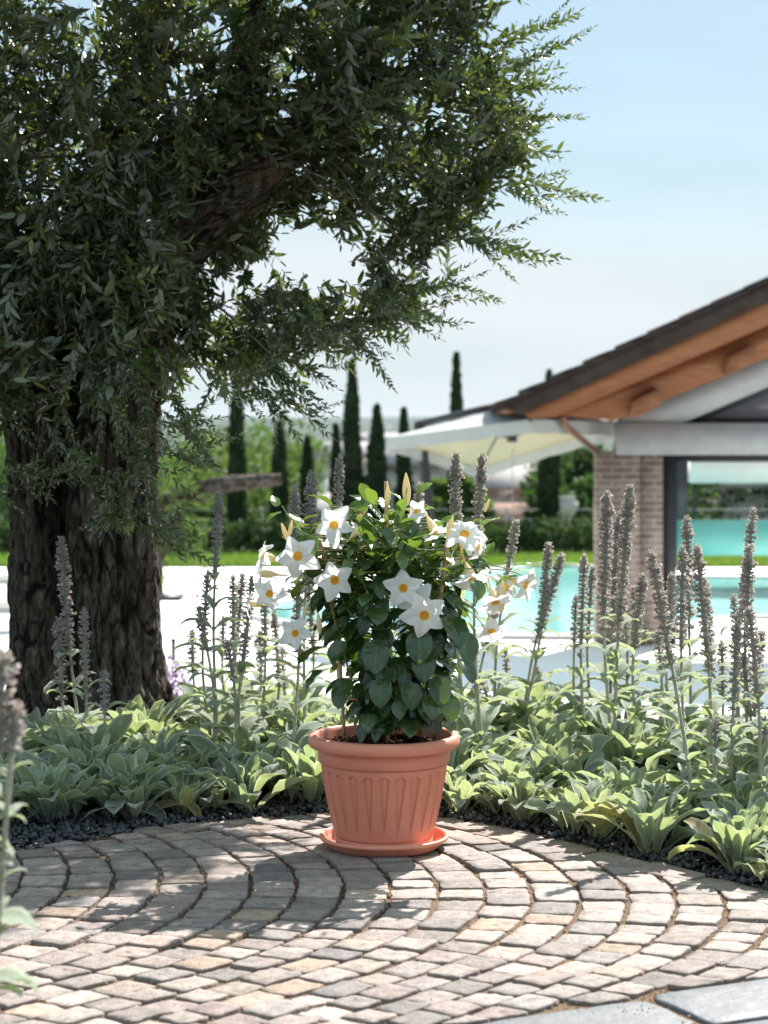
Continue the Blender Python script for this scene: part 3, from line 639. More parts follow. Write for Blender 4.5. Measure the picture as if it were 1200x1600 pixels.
for (x_, y_, d_, fx, fy, fz, rl, dz) in FL:
    Yp = YP + dz; make_flower(vine, W(x_, y_, Yp), (fx, fy, fz), d_ / 2 / F * Yp * 1.04, rl, droop=random.uniform(-.15, .5))
def bud(x_, y_, l_, ang_deg, dz=-.05):
    b = MB(); Yp = YP + dz; Ln = l_ / F * Yp; base = W(x_, y_, Yp); d = Vector((math.cos(R(ang_deg)), -.15, math.sin(R(ang_deg)))).normalized()
    u = np.linspace(0, 1, 12); P = [base + d * Ln * t_ for t_ in u]; rad = Ln * .115 * np.sin(np.pi * np.clip(u, 0.02, .99) ** .8) ** .8 + .0008
    V, Q = tube(P, rad, 12); mk('flower_bud', V - VO, [Q], M['throat'], vine, {'edge': np.repeat(np.linspace(1, .62, 12), 12)})
for a in [(636, 790, 52, 92), (605, 790, 34, 88), (604, 920, 26, 100), (500, 990, 34, 95, -.12), (783, 958, 52, 88, -.1), (699, 845, 40, 78, -.1), (450, 845, 30, 110, -.1), (452, 838, 26, 80, -.1), (556, 812, 24, 40, 0), (757, 800, 22, 70, -.1), (475, 966, 24, 80, -.12)]: bud(*a)

# ------------------------------------------------------------------ lamb's ear plants
def spike_mesh(b, base, tip, r, purple, loose=.35):
    base, tip = np.array(base), np.array(tip); ax = tip - base; Ln = np.linalg.norm(ax); ax /= Ln
    s0 = np.cross(ax, [0, 1.0, 0]); s0 /= np.linalg.norm(s0); t0 = np.cross(ax, s0)
    P = np.array([base + ax * Ln * q for q in np.linspace(0, 1, 12)]); V, Q = tube(P, np.linspace(r * .42, r * .25, 12), 8); b.add(V, [Q], tint=.3, floret=0, edge=0)
    # calyx: a small open cone; floret: two-lipped
    h = 0.0; cone_v = np.array([[.16, 0, 0], [-.08, .14, 0], [-.08, -.14, 0], [.20, 0, .75], [-.12, .19, .70], [-.12, -.19, .70], [.30, 0, 1.0], [-.2, .28, .95], [-.2, -.28, .95]])
    cone_f = np.array([[0, 1, 4, 3], [1, 2, 5, 4], [2, 0, 3, 5], [3, 4, 7, 6], [4, 5, 8, 7], [5, 3, 6, 8]])
    fl_v = np.array([[0, .12, .7], [0, -.12, .7], [.22, .22, 1.25], [.22, -.22, 1.25], [-.25, .2, 1.2], [-.25, -.2, 1.2], [.05, 0, 1.5]]); fl_f = np.array([[0, 1, 3, 2], [1, 0, 4, 5]])
    D_, T_, S_, F_ = [], [], [], []
    k = 0
    while h < Ln:
        u = h / Ln
        rad = r * (1.0 if u < .8 else math.sqrt(max(.02, 1 - ((u - .8) / .2) ** 2 * .9))); rad *= random.uniform(.78, 1.12)
        m = 13 if u < .85 else 9
        for a in np.arange(m) / m * 6.283 + random.random() * 6:
            el_ = random.gauss(.25 if u < .8 else .25 + (u - .8) * 5, .36); d = math.cos(el_) * (math.cos(a) * s0 + math.sin(a) * t0) + math.sin(el_) * ax
            p = base + ax * (h + random.gauss(0, .0016)) + (math.cos(a) * s0 + math.sin(a) * t0) * r * .3
            D_.append(d); T_.append(p); S_.append(rad * .74 * random.uniform(.62, 1.28)); F_.append(random.random() < purple * (1 if .1 < u < .95 else .3))
        h += (.0125 + .022 * loose * max(0, 1 - u * 1.7)) * (1 if u < .75 else .62); k += 1
    D_, T_, S_, F_ = map(np.array, (D_, T_, S_, F_)); Fm = frames(D_, roll=rng.uniform(0, 6.28, len(D_)))
    Fm = Fm[:, :, [0, 2, 1]]; Fm[:, :, 1] *= -1
    V, P = scatter(cone_v, [cone_f], Fm, T_, S_); tt = np.repeat(rng.random(len(T_)), 9); b.add(V, P, tint=tt, floret=np.tile([0, 0, 0, 0, 0, 0, .25, .25, .25], len(T_)) * 1.0, edge=0)
    if F_.any(): V, P = scatter(fl_v, [fl_f], Fm[F_], T_[F_], S_[F_]); b.add(V, P, tint=np.repeat(rng.random(F_.sum()), 7), floret=1.0, edge=0)

def add_stalk(plant, origin, base, top, spike_frac, r, purple=.25, bow=0.0, whorls=1, leaf=1.0):
    base, top, origin = Vector(base), Vector(top), Vector(origin); mid = base.lerp(top, .5) + Vector((bow, random.uniform(-.01, .01), 0))
    P = spline([base, mid, top], 40); Ln = float(np.linalg.norm(np.diff(P, axis=0), axis=1).sum()); b = MB()
    ks = int(39 * (1 - spike_frac)); b.tube(P[:ks + 3] - np.array(origin), np.linspace(.0056, .0036, ks + 3), 8, tint=random.random() * .8, edge=.5)
    # paired leaves along the stem
    nodes = np.linspace(.16, .97, max(3, int(Ln * (1 - spike_frac) / .075)))
    for q, nd in enumerate(nodes):
        p = P[int(ks * nd)] - np.array(origin); a0 = random.random() * 3.14 if q % 2 else random.gauss(0, .5)
        for s_ in (0, math.pi):
            Lf = (.19 * (1 - .60 * nd)) * leaf * random.uniform(.8, 1.15)
            V, e = blade(Lf, Lf * .38, a0 + s_ + random.gauss(0, .2), random.uniform(.5, 1.1), random.uniform(.9, 2.0), .3, .05, 'oval', 9, 5); b.add(V + p, [GF95], mi=1, tint=random.uniform(.2, .93), edge=e)
    st = b.out('flower_stalk', [M['lambstem'], M['lamb']], plant)
    sbm = MB(); a, c = P[ks], P[-1]; spike_mesh(sbm, a - np.array(origin), c - np.array(origin), r, purple)
    # a few separate whorls below the spike
    for w_ in range(whorls):
        kk = max(1, ks - 2 - w_ * 2); p = P[kk] - np.array(origin); d = (P[kk + 1] - P[kk]); d /= np.linalg.norm(d); spike_mesh(sbm, p, p + d * .010, r * .9, purple)
    sp = sbm.out('flower_spike', M['spike'], st)

# stalks seen in the photograph: tip x, tip y, spike length px, base x, base distance, width px, purple share, key
ST = [(95, 838, 180, 132, 5.75, 20, .55), (92, 966, 110, 118, 5.72, 21, .5), (131, 950, 120, 140, 5.6, 17, .5), (163, 1048, 58, 150, 5.5, 18, .7),
      (342, 770, 125, 345, 5.6, 19, .05), (325, 893, 100, 338, 5.7, 17, .1), (364, 898, 105, 368, 5.9, 17, .1), (379, 896, 110, 360, 6.0, 16, .5), (393, 900, 90, 352, 5.6, 17, .1), (310, 948, 62, 330, 5.5, 17, .1), (385, 982, 60, 384, 5.4, 17, .6), (349, 962, 60, 372, 6.1, 16, .5),
      (460, 757, 250, 452, 5.35, 23, .1), (488, 737, 160, 478, 5.5, 22, .12), (531, 711, 150, 540, 5.7, 18, .1), (657, 755, 190, 640, 5.8, 18, .12), (713, 707, 165, 735, 5.6, 22, .12), (754, 707, 180, 758, 5.5, 22, .35), (807, 812, 80, 770, 5.9, 18, .15), (736, 1010, 70, 738, 6.2, 17, .6), (776, 950, 60, 748, 6.0, 16, .2),
      (858, 847, 130, 800, 5.9, 20, .15), (879, 864, 120, 812, 6.0, 19, .1), (913, 865, 140, 918, 5.7, 19, .2), (926, 884, 110, 932, 6.1, 17, .2), (949, 766, 190, 962, 5.5, 23, .55), (985, 758, 210, 958, 5.3, 22, .3), (1017, 862, 170, 1096, 4.72, 24, .45), (1050, 895, 90, 1048, 6.0, 18, .2), (1037, 925, 60, 1030, 6.1, 15, .1), (991, 915, 75, 984, 6.1, 16, .3), (957, 830, 130, 975, 6.1, 19, .3),
      (1073, 807, 150, 1082, 5.5, 22, .5), (1067, 852, 150, 1075, 5.2, 21, .5), (1089, 852, 160, 1112, 5.0, 22, .45), (1178, 794, 170, 1160, 5.5, 20, .3), (1171, 850, 150, 1180, 5.0, 22, .5), (1146, 930, 75, 1136, 5.7, 17, .3), (1171, 948, 130, 1186, 4.68, 22, .6), (1151, 975, 110, 1142, 4.85, 20, .45), (1118, 1122, 55, 1112, 4.8, 14, .7), (1230, 900, 160, 1222, 4.9, 22, .4), (1196, 1120, 50, 1196, 4.75, 16, .7), (300, 985, 60, 322, 5.9, 16, .2), (414, 930, 90, 400, 5.8, 17, .2), (428, 955, 100, 418, 5.9, 17, .15), (405, 985, 80, 390, 6.2, 16, .4), (355, 1000, 60, 352, 5.4, 16, .5), (440, 1010, 60, 430, 6.1, 15, .4), (480, 890, 120, 470, 5.9, 19, .2),
      (900, 930, 80, 898, 6.2, 16, .2), (968, 800, 150, 952, 6.0, 20, .5), (1005, 895, 110, 1000, 5.9, 19, .5), (1028, 985, 60, 1060, 5.6, 17, .5), (1100, 905, 120, 1098, 5.9, 19, .4), (1128, 1000, 80, 1124, 5.4, 18, .5), (1190, 985, 100, 1192, 5.2, 20, .5), (1160, 1020, 90, 1170, 5.0, 20, .6), (790, 1010, 60, 786, 6.3, 15, .3), (838, 1040, 60, 850, 6.3, 15, .2), (752, 1062, 50, 760, 6.3, 15, .4)]

plants = []
TX, TY = (133 - 600) / F * 6.3, 6.30        # trunk of the olive tree
rows = [(.13, .155, 'front'), (.32, .175, 'second'), (.54, .19, 'third'), (.80, .20, 'fourth'), (1.08, .21, 'fifth'), (1.36, .21, 'sixth'), (1.66, .21, 'seventh')]
ordn = ['first', 'second', 'third', 'fourth', 'fifth', 'sixth', 'seventh', 'eighth', 'ninth', 'tenth', 'eleventh', 'twelfth', 'thirteenth', 'fourteenth', 'fifteenth']
for ri, (off, sp, rn) in enumerate(rows):
    for side in (-1, 1):
        x = side * (.20 if ri == 0 else .16 if ri == 1 else .07); cnt = 0
        while abs(x) < 1.5:
            xx = x + random.uniform(-.03, .03); yy = YE(xx) + off + random.uniform(-.04, .04); x += side * sp * random.uniform(.9, 1.1)
            if yy > YT - .12: continue
            if math.hypot(xx - TX, yy - TY) < .40: continue
            if ri == 0 and xx < -.72: continue
            if math.hypot(xx - PC.x, yy - PC.y) < .20: continue
            if abs(xx) > .2 * yy + .16: continue
            cnt += 1; plants.append(dict(x=xx, y=yy, row=rn, ri=ri, side=side, k=cnt, st=[]))
pxy = np.array([(p['x'], p['y']) for p in plants])
for s_ in ST:
    bx = (s_[3] - 600) / F * s_[4]; d = np.hypot(pxy[:, 0] - bx, pxy[:, 1] - s_[4]); plants[int(d.argmin())]['st'].append(s_)
def rosette(b, n, Lm, tall, dry=0.0):
    for q in range(n):
        f = q / n; a = q * 2.399 + random.uniform(-.3, .3); Ln = Lm * (1.0 - .45 * f) * random.uniform(.82, 1.15)
        p0 = (.62 + .85 * f * tall + random.uniform(-.15, .2)); bd_ = random.uniform(.5, 1.6) * (1.15 - .6 * f)
        V, e = blade(Ln, Ln * random.uniform(.20, .285), a, p0 + .25, bd_, random.uniform(.18, .5), random.uniform(.05, .17), 'spoon', 11, 5, random.uniform(-.7, .7))
        t_ = random.random() * .93
        if f < .3 and random.random() < dry: t_ = .985 + random.random() * .015
        off_ = np.array([math.cos(a) * .02, math.sin(a) * .02, .004 + .03 * f]); b.add(V + off_, [grid_faces(11, 5)], tint=t_, edge=e)
near = {-1: 'on the tree side of the pot', 1: 'on the pavilion side of the pot'}
for p in plants:
    big = (p['side'] < 0 and p['x'] < -.25); n = len(p['st']); look = 'low rosette without flowers' if n == 0 else ('one flower spike' if n == 1 else ['', '', 'two flower spikes', 'three flower spikes', 'four flower spikes', 'five flower spikes', 'six flower spikes'][min(n, 6)])
    look = 'without flower spikes' if n == 0 else 'with ' + ['', 'one flower spike', 'two flower spikes', 'three flower spikes', 'four flower spikes', 'five flower spikes', 'six flower spikes'][min(n, 6)]
    lab = f"lamb's ear {look}, {p['row']} row, {ordn[p['k'] - 1]} from pot towards {'tree' if p['side'] < 0 else 'pavilion'}"
    lab0 = f"woolly silver lamb's ear, {look}, {p['row']} row from the paving, {ordn[p['k'] - 1]} {'towards the tree' if p['side'] < 0 else 'towards the pavilion'} from the pot"
    e_ = empty('lambs_ear', (p['x'], p['y'], 0), lab, 'plant', "lamb's ear plants in the gravel bed")
    b = MB(); Lm = random.uniform(.19, .235) if p['side'] > 0 else random.uniform(.19, .25)
    if p['ri'] >= 4: Lm *= 1.10
    Lm *= random.uniform(.74, 1.14)
    if p['ri'] == 0: Lm *= .92
    rosette(b, random.randint(15, 26), Lm, 1.0, (.5 if p['side'] > 0 else .2) if p['ri'] == 0 else .06)
    # side shoots fill the gaps with upright leaves
    for _ in range(3 if p['ri'] else 2):
        b2 = MB(); rosette(b2, 9, Lm * .8, 1.0); a = random.uniform(0, 6.28); o_ = np.array([math.cos(a), math.sin(a), 0]) * random.uniform(.05, .09)
        if p['ri'] == 0: o_[1] = abs(o_[1])
        V = np.concatenate(b2.v) + o_; b.add(V, [np.concatenate(b2.q[(4, 0)])], tint=np.concatenate(b2.a['tint']), edge=np.concatenate(b2.a['edge']))
    b.out('leaves', M['lamb'], e_)
    for s_ in p['st']:
        tx_, ty_, sl_, bx_, by_, wd_, pu_ = s_; yb = p['y'] * .4 + by_ * .6; top = W(tx_, ty_, yb); base = Vector(((bx_ - 600) / F * yb, yb, .0)); Lt = (top - base).length
        add_stalk(e_, (p['x'], p['y'], 0), base, top, min(.75, sl_ / F * yb / Lt), wd_ / 2 / F * yb * random.uniform(.82, .98), pu_, random.uniform(-.03, .03) , 1 if sl_ > 90 else 0, 1.0)

# the blurred one right by the lens, rooted in a planting hole outside the cobbles
fy = 2.62; fx = (-20 - 600) / F * fy
e_ = empty('lambs_ear', (fx - .05, fy, 0), "pale lamb's ear close by the viewer with fat blurred spikes over the cobbles", 'plant')
b = MB(); rosette(b, 16, .13, 1.0)
for (lx, ly, ll, a_, p_, dd_) in [(-20, 1262, .036, 0, 30, 2.4), (-20, 1330, .045, -10, 35, 1.9), (-30, 1452, .085, 5, 35, 1.6), (-40, 1560, .10, 0, 50, 1.8), (-20, 1300, .05, 30, -30, .6), (-25, 1210, .04, 0, -40, .5)]:
    q = np.array(W(lx, ly, fy)) - np.array([fx - .05, fy, 0]); V, e = blade(ll, ll * .56, R(a_), R(p_), dd_, .25, .05, 'oval', 9, 5, random.uniform(-.4, .4)); b.add(V + q, [GF95], tint=.8, edge=e)
b.out('leaves', M['lamb'], e_)
for (tx_, ty_, sl_, bx_, w_) in [(4, 1018, 120, -30, 40), (24, 1098, 62, -34, 34), (-18, 1060, 120, -46, 36)]:
    add_stalk(e_, (fx - .05, fy, 0), Vector(((bx_ - 600) / F * fy, fy, 0)), W(tx_, ty_, fy), sl_ / F * fy / (HC - .32), w_ / 2 / F * fy, .8, .0, 0, .45)

# lilac flowers behind the bed beside the trunk
e_ = empty('lilac_flower_clump', (-.76, 6.62, 0), 'blurred clump of lilac flowers growing beside the olive trunk', 'plant')
def cloud(N, cen, rad, leaf, mat, name, parent, loc, flat=0.0, dirs=None):
    d = rng.normal(size=(N, 3)); d /= np.linalg.norm(d, axis=1, keepdims=True); rr_ = (rng.random(N) ** .45)[:, None]
    T = np.array(cen) + d * rr_ * np.array(rad); quad = np.array([[0, 0, 0], [.5, .5, .1], [0, 1.2, 0], [-.5, .5, .1]]); Fm = frames(d + .8 * rng.normal(size=(N, 3)), roll=rng.uniform(0, 6.28, N))
    V, P = scatter(quad, [np.array([[0, 1, 2, 3]])], Fm, T, leaf * rng.uniform(.6, 1.4, N)); return V, P, np.repeat(rng.random(N), 4)
V, P, t_ = cloud(700, (0, 0, .13), (.10, .06, .11), .016, None, '', None, None); mk('blossoms', V, P, M['lilac'], e_, {'tint': t_})
b = MB()
for _ in range(14): b.tube(spline([(random.uniform(-.04, .04), 0, 0), (random.uniform(-.08, .08), random.uniform(-.04, .04), .12)], 4), .002, 5, tint=.3, edge=.5)
b.out('stems', M['lambstem'], e_)

# ------------------------------------------------------------------ the old olive tree
YO = 6.30
tree = empty('olive_tree', (TX, YO, 0), 'huge old olive tree with a gnarled split trunk and a dense silver green crown', 'tree')
TO = np.array([TX, YO, 0])
def limb(name, ctrl, nth, nz, amp=.10, seed=0, fine=1.0):
    """ctrl rows: px, py, radius px, depth"""
    P = spline([W(c[0], c[1], c[3]) for c in ctrl], nz); r = np.interp(np.linspace(0, len(ctrl) - 1, nz), range(len(ctrl)), [c[2] / F * c[3] for c in ctrl])
    V, Q = tube(P, r, nth); V = V.reshape(nz, nth, 3); cav = np.zeros((nz, nth))
    for i in range(nz):
        for j in range(nth):
            th = j / nth * 2 * math.pi; c_ = P[i]; d = V[i, j] - c_; q = Vector((math.cos(th) * 1.1, math.sin(th) * 1.1, i / nz * (1.6 if nz > 100 else 1) + seed))
            s1 = noise.noise(q * 1.6); s2 = noise.noise(Vector((q.x * 4, q.y * 4, q.z * 2.5))); s3 = 1 - abs(noise.noise(Vector((q.x * 9, q.y * 9, q.z * 4)))) * 2; s4 = noise.noise(Vector((q.x * 26, q.y * 26, q.z * 26)))
            k_ = 1 + amp * (1.3 * s1 + .9 * s2 + .62 * fine * s3 + .3 * fine * s4)
            zw = (i / nz) * np.linalg.norm(P[-1] - P[0]) + seed; wv = .5 * noise.noise(Vector((q.x * 2, q.y * 2, zw * 3))); rad_ = r[i] / .235
            n1 = abs(noise.noise(Vector((q.x * 5.5 * rad_ + wv, q.y * 5.5 * rad_ + wv, zw * 5.5)))); n2 = abs(noise.noise(Vector((q.x * 11 * rad_ - wv, q.y * 11 * rad_, zw * 10 + 7))))
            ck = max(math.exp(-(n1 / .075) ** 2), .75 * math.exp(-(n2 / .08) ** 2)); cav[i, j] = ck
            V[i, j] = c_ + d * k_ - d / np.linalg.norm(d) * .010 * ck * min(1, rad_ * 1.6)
    return V, Q, cav, P
V, Q, cav, P = limb('trunk', [(140, 1190, 146, 6.30), (138, 1140, 132, 6.30), (134, 1060, 114, 6.30), (131, 960, 108, 6.30), (128, 860, 106, 6.30), (126, 760, 106, 6.30), (124, 660, 110, 6.30), (124, 580, 126, 6.30), (132, 500, 122, 6.30)], 260, 300, .11, 3)
# a deep hollow running up the face of the trunk
for i in range(300):
    z = V[i, :, 2].mean()
    for j in range(260):
        dx = V[i, j, 0] - P[i][0]; dy = V[i, j, 1] - P[i][1]
        if dy < 0:
            cxh = -.035 + .02 * math.sin(z * 7); g_ = math.exp(-((dx - cxh) / .036) ** 2) * (.5 + .5 * math.sin(min(1, max(0, (z - .15) / .6)) * math.pi / 2)); V[i, j, 1] += g_ * .19
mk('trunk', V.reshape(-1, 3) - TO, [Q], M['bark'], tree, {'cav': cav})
for ctrl in [[(175, 590, 70, 6.25), (215, 490, 60, 6.2), (260, 400, 48, 6.12), (330, 325, 43, 6.05), (390, 285, 38, 6.0), (450, 225, 26, 6.05), (540, 130, 18, 6.1), (640, 0, 13, 6.15), (700, -160, 12, 6.1)],
             [(80, 590, 70, 6.3), (30, 470, 60, 6.3), (-60, 330, 50, 6.25), (-160, 150, 38, 6.2), (-220, -80, 24, 6.2), (-240, -300, 12, 6.2)],
             [(140, 540, 70, 6.4), (170, 400, 52, 6.5), (190, 240, 42, 6.6), (240, 60, 30, 6.7), (300, -140, 22, 6.75), (330, -400, 12, 6.8)],
             [(330, 330, 30, 6.05), (350, 240, 26, 6.1), (365, 140, 22, 6.15), (400, 20, 17, 6.2), (420, -140, 12, 6.2)]]:
    V, Q, cav, P = limb('bough', ctrl, 110, 150, .12, random.random() * 50, 1.2); mk('bough', V.reshape(-1, 3) - TO, [Q], M['bark'], tree, {'cav': cav})

# leafy shoots
def shoot_proto(Ls, npairs, lmin, lmax):
    lv = np.array([[0, 0, 0], [.5, .28, -.01], [.42, .66, .0], [0, 1, -.06], [-.42, .66, .0], [-.5, .28, -.01], [0, .30, -.07], [0, .66, -.07]])
    lf = np.array([[0, 1, 6, 6], [1, 2, 7, 6], [2, 3, 7, 7], [3, 4, 7, 7], [4, 5, 6, 7], [5, 0, 6, 6]])
    tri = np.array([[0, 1, 6], [2, 3, 7], [3, 4, 7], [5, 0, 6]]); qd = np.array([[1, 2, 7, 6], [4, 5, 6, 7]])
    y = np.linspace(0, Ls, 9); bx = random.uniform(-.02, .02); bz = random.uniform(-.05, .03)
    cur = lambda q: np.array([bx * (q / Ls) ** 2, q, bz * (q / Ls) ** 2 * Ls * 5])
    T, D_, U, S = [], [], [], []
    for i in range(npairs):
        q = Ls * (.06 + .94 * i / npairs); p = cur(q); rot = (i % 2) * math.pi / 2 + random.gauss(0, .3)
        for s_ in (0, math.pi):
            a = rot + s_; op = random.uniform(.4, 1.15); d = np.array([math.cos(a) * math.sin(op), math.cos(op), math.sin(a) * math.sin(op)]); T.append(p); D_.append(d); U.append(np.array([0, 1.0, .25]) + rng.normal(size=3) * .55)
            sz = random.uniform(lmin, lmax) * (1 - .42 * (i / npairs) ** 3); S.append((sz * random.uniform(.29, .38), sz, sz))
    T.append(cur(Ls)); D_.append(np.array([0, 1.0, 0.1])); U.append(np.array([.2, 0, 1.0])); S.append((lmin * .2, lmin * .8, lmin))
    Fm = frames(np.array(D_), np.array(U)); V, P = scatter(lv, [tri, qd], Fm, np.array(T), np.array(S))
    tv, tq = tube([cur(q) for q in y], np.linspace(.0017, .0008, 9), 4)
    return V, P, tv, tq, len(T)
protos_s = [shoot_proto(random.uniform(.16, .26), random.randint(8, 11), .044, .062) for _ in range(12)]
long_s = [shoot_proto(random.uniform(.34, .42), random.randint(12, 15), .044, .060) for _ in range(4)]
leafb, twigb = MB(), MB()
gap = [(330, 440), (425, 375), (450, 340), (480, 335), (545, 360), (575, 405), (600, 460), (520, 470), (450, 450), (380, 455)]
def put_shoots(pl, T, Dr, S, bright=None):
    T, Dr, S = np.array(T), np.array(Dr), np.array(S)
    md = T + Dr / np.linalg.norm(Dr, axis=1, keepdims=True) * .10; mp_ = np.stack([600 + md[:, 0] / md[:, 1] * F, YH - (md[:, 2] - HC) / md[:, 1] * F], -1)
    kp = ~(in_poly(mp_, gap) & (rng.random(len(T)) < .93)); T, Dr, S = T[kp], Dr[kp], S[kp]; idx = rng.integers(0, len(pl), len(T))
    for k, (V0, P0, tv, tq, nl) in enumerate(pl):
        m_ = idx == k; n_ = m_.sum()
        if not n_: continue
        up = np.tile([0, 0, 1.0], (n_, 1)); Fm = frames(Dr[m_], up, rng.normal(0, .9, n_)); V, P = scatter(V0, P0, Fm, T[m_], S[m_])
        base_t = rng.beta(2, 2.2, n_) * .85; base_t[rng.random(n_) < .17] = .95
        tt = np.repeat(base_t, len(V0)) + np.tile(np.repeat(rng.uniform(-.12, .12, nl), 8), n_); leafb.add(V - TO, P, tint=np.clip(tt, 0, 1))
        V, P = scatter(tv, [tq], Fm, T[m_], S[m_]); twigb.add(V - TO, P)
from mathutils import geometry
def in_poly(pts, poly):
    x, y = pts[:, 0], pts[:, 1]; ins = np.zeros(len(pts), bool); q = np.array(poly, float); j = len(q) - 1
    for i in range(len(q)):
        c_ = ((q[i, 1] > y) != (q[j, 1] > y)) & (x < (q[j, 0] - q[i, 0]) * (y - q[i, 1]) / (q[j, 1] - q[i, 1] + 1e-9) + q[i, 0]); ins ^= c_; j = i
    return ins
def dist_poly(pts, poly):
    q = np.array(poly, float); best = np.full(len(pts), 1e9)
    for a, b_ in zip(q, np.roll(q, -1, 0)):
        ab = b_ - a; t = np.clip(((pts - a) @ ab) / (ab @ ab), 0, 1); best = np.minimum(best, np.linalg.norm(pts - (a + t[:, None] * ab), axis=1))
    return best
dense = [(-900, -500), (-500, -900), (300, -1000), (700, -700), (790, -300), (800, -50), (770, 60), (830, 110), (820, 200), (835, 250), (770, 285), (740, 320), (745, 370), (690, 385), (650, 400), (670, 440), (640, 470), (600, 440), (560, 390), (525, 350), (470, 325), (430, 345), (420, 385), (340, 405), (310, 430), (290, 480), (275, 540), (250, 620), (190, 640), (140, 620), (70, 640), (-20, 650), (-400, 640), (-800, 400)]
sparse = [(300, 400), (420, 375), (440, 430), (480, 450), (560, 430), (650, 450), (650, 490), (600, 520), (540, 535), (480, 570), (470, 620), (430, 640), (390, 590), (330, 560), (285, 590), (255, 600)]
def fill(poly, npx, thick, N, prob=1.0, facing=.35):
    q = np.array(poly, float); lo, hi = q.min(0), q.max(0); pts = rng.uniform(lo, hi, (N, 2)); ok = in_poly(pts, poly); pts = pts[ok]; dp = dist_poly(pts, poly)
    th = np.minimum(thick, .12 + dp / 492 * 1.5); dy = (rng.beta(1, 1.35, len(pts)) * 2 - 1) * th
    # clumping: keep more shoots where a slow noise is high
    keep = np.array([noise.noise(Vector((p[0] * .012, p[1] * .012, d * 1.4))) * 1.25 + .84 for p, d in zip(pts, dy)]) > rng.random(len(pts)) * 1.0
    pts, dy, th = pts[keep], dy[keep], th[keep]
    X = (pts[:, 0] - 600) / F * YO; Z = HC - (pts[:, 1] - YH) / F * YO
    cX, cZ = (250 - 600) / F * YO, HC - (150 - YH) / F * YO
    out = np.stack([X - cX, dy * 1.0, (Z - cZ)], -1); out /= np.linalg.norm(out, axis=1, keepdims=True) + .01
    Dr = out * .75 + rng.normal(size=out.shape) * .55 + np.array([0.05, -.10, .12]); T = np.stack([X, YO + dy, Z], -1) - Dr / np.linalg.norm(Dr, axis=1, keepdims=True) * .14
    return T, Dr, rng.uniform(.8, 1.12, len(T))
put_shoots(protos_s, *fill(dense, 0, 1.15, 11200))
put_shoots(protos_s, *fill(sparse, 0, .35, 400))
for poly, n_, off in (([(-60, 640), (-60, 330), (230, 320), (290, 390), (280, 480), (240, 640)], 300, -.55), ([(370, 100), (660, 40), (620, 250), (430, 275), (400, 200)], 190, -.4), ([(170, 560), (200, 400), (300, 400), (270, 540)], 150, -.5), ([(230, 330), (330, 230), (390, 215), (350, 290), (270, 380)], 150, -.5)):
    T_, D_, S_ = fill(poly, 0, .2, n_); T_[:, 1] += off; put_shoots(protos_s, T_, D_, S_)
# hanging sprays over the trunk and the long shoots that leave the crown (tip x, tip y, from x, from y, depth)
LS = [(952, 302, 800, 285, 6.0), (930, 325, 800, 300, 6.1), (890, 412, 760, 375, 6.0), (868, 420, 720, 372, 6.1), (792, 468, 690, 440, 6.0), (770, 485, 660, 455, 6.1), (912, 6, 780, 80, 6.1), (905, 60, 780, 120, 6.0), (885, 120, 780, 150, 6.2), (885, 185, 770, 190, 6.0), (880, 235, 770, 240, 6.1), (880, 85, 760, 150, 6.3), (840, 30, 760, 100, 6.2),
      (690, 535, 600, 480, 5.9), (660, 520, 560, 450, 6.0), (620, 560, 520, 500, 6.0), (560, 575, 470, 490, 5.9), (500, 560, 430, 440, 6.0), (530, 690, 430, 610, 5.9), (500, 640, 410, 560, 5.9), (540, 600, 440, 560, 6.0), (470, 690, 400, 590, 5.8), (440, 660, 350, 560, 5.9), (400, 640, 300, 560, 5.8), (505, 520, 440, 420, 6.1),
      (540, 400, 430, 380, 6.1), (560, 520, 480, 500, 6.0), (430, 640, 330, 590, 6.1), (340, 700, 270, 620, 5.7), (330, 745, 240, 690, 5.6), (360, 690, 260, 660, 5.6), (290, 780, 220, 700, 5.6), (310, 860, 220, 780, 5.6), (300, 880, 230, 820, 5.7), (240, 850, 180, 740, 5.6), (200, 800, 140, 700, 5.6), (170, 840, 130, 740, 5.7), (120, 740, 60, 640, 5.6), (130, 760, 30, 740, 5.6), (60, 700, -20, 620, 5.7), (20, 760, -60, 740, 5.5), (200, 700, 160, 600, 5.6), (100, 700, 90, 590, 5.7), (160, 690, 150, 580, 5.6), (250, 700, 210, 600, 5.7), (240, 760, 170, 690, 5.6), (180, 760, 90, 730, 5.6), (40, 680, 30, 570, 5.6), (70, 780, 10, 720, 5.7), (280, 640, 240, 540, 5.7), (255, 870, 200, 800, 5.6), (330, 690, 250, 640, 5.8), (150, 850, 170, 760, 5.6), (700, 500, 620, 470, 6.1), (590, 575, 540, 520, 6.1)]
lp = [(LS[i][2:4], LS[i]) for i in range(len(LS))]
T, Dr, S = [], [], []
for (tx_, ty_, fx_, fy_, dp) in LS:
    a, c_ = W(fx_, fy_, dp), W(tx_, ty_, dp + random.uniform(-.1, .1)); d = c_ - a; T.append(tuple(a)); Dr.append(tuple(d)); S.append(d.length / .38)
    for _ in range(3):
        q = a.lerp(c_, random.uniform(-.1, .5)); T.append(tuple(q)); dd = d.normalized() + Vector(rng.normal(size=3) * .5) + Vector((0, 0, .35 if ty_ > 600 else .1)); Dr.append(tuple(dd)); S.append(random.uniform(.35, .6))
idx = np.arange(len(T)); put_shoots(long_s, T, Dr, np.clip(S, .3, 1.1))
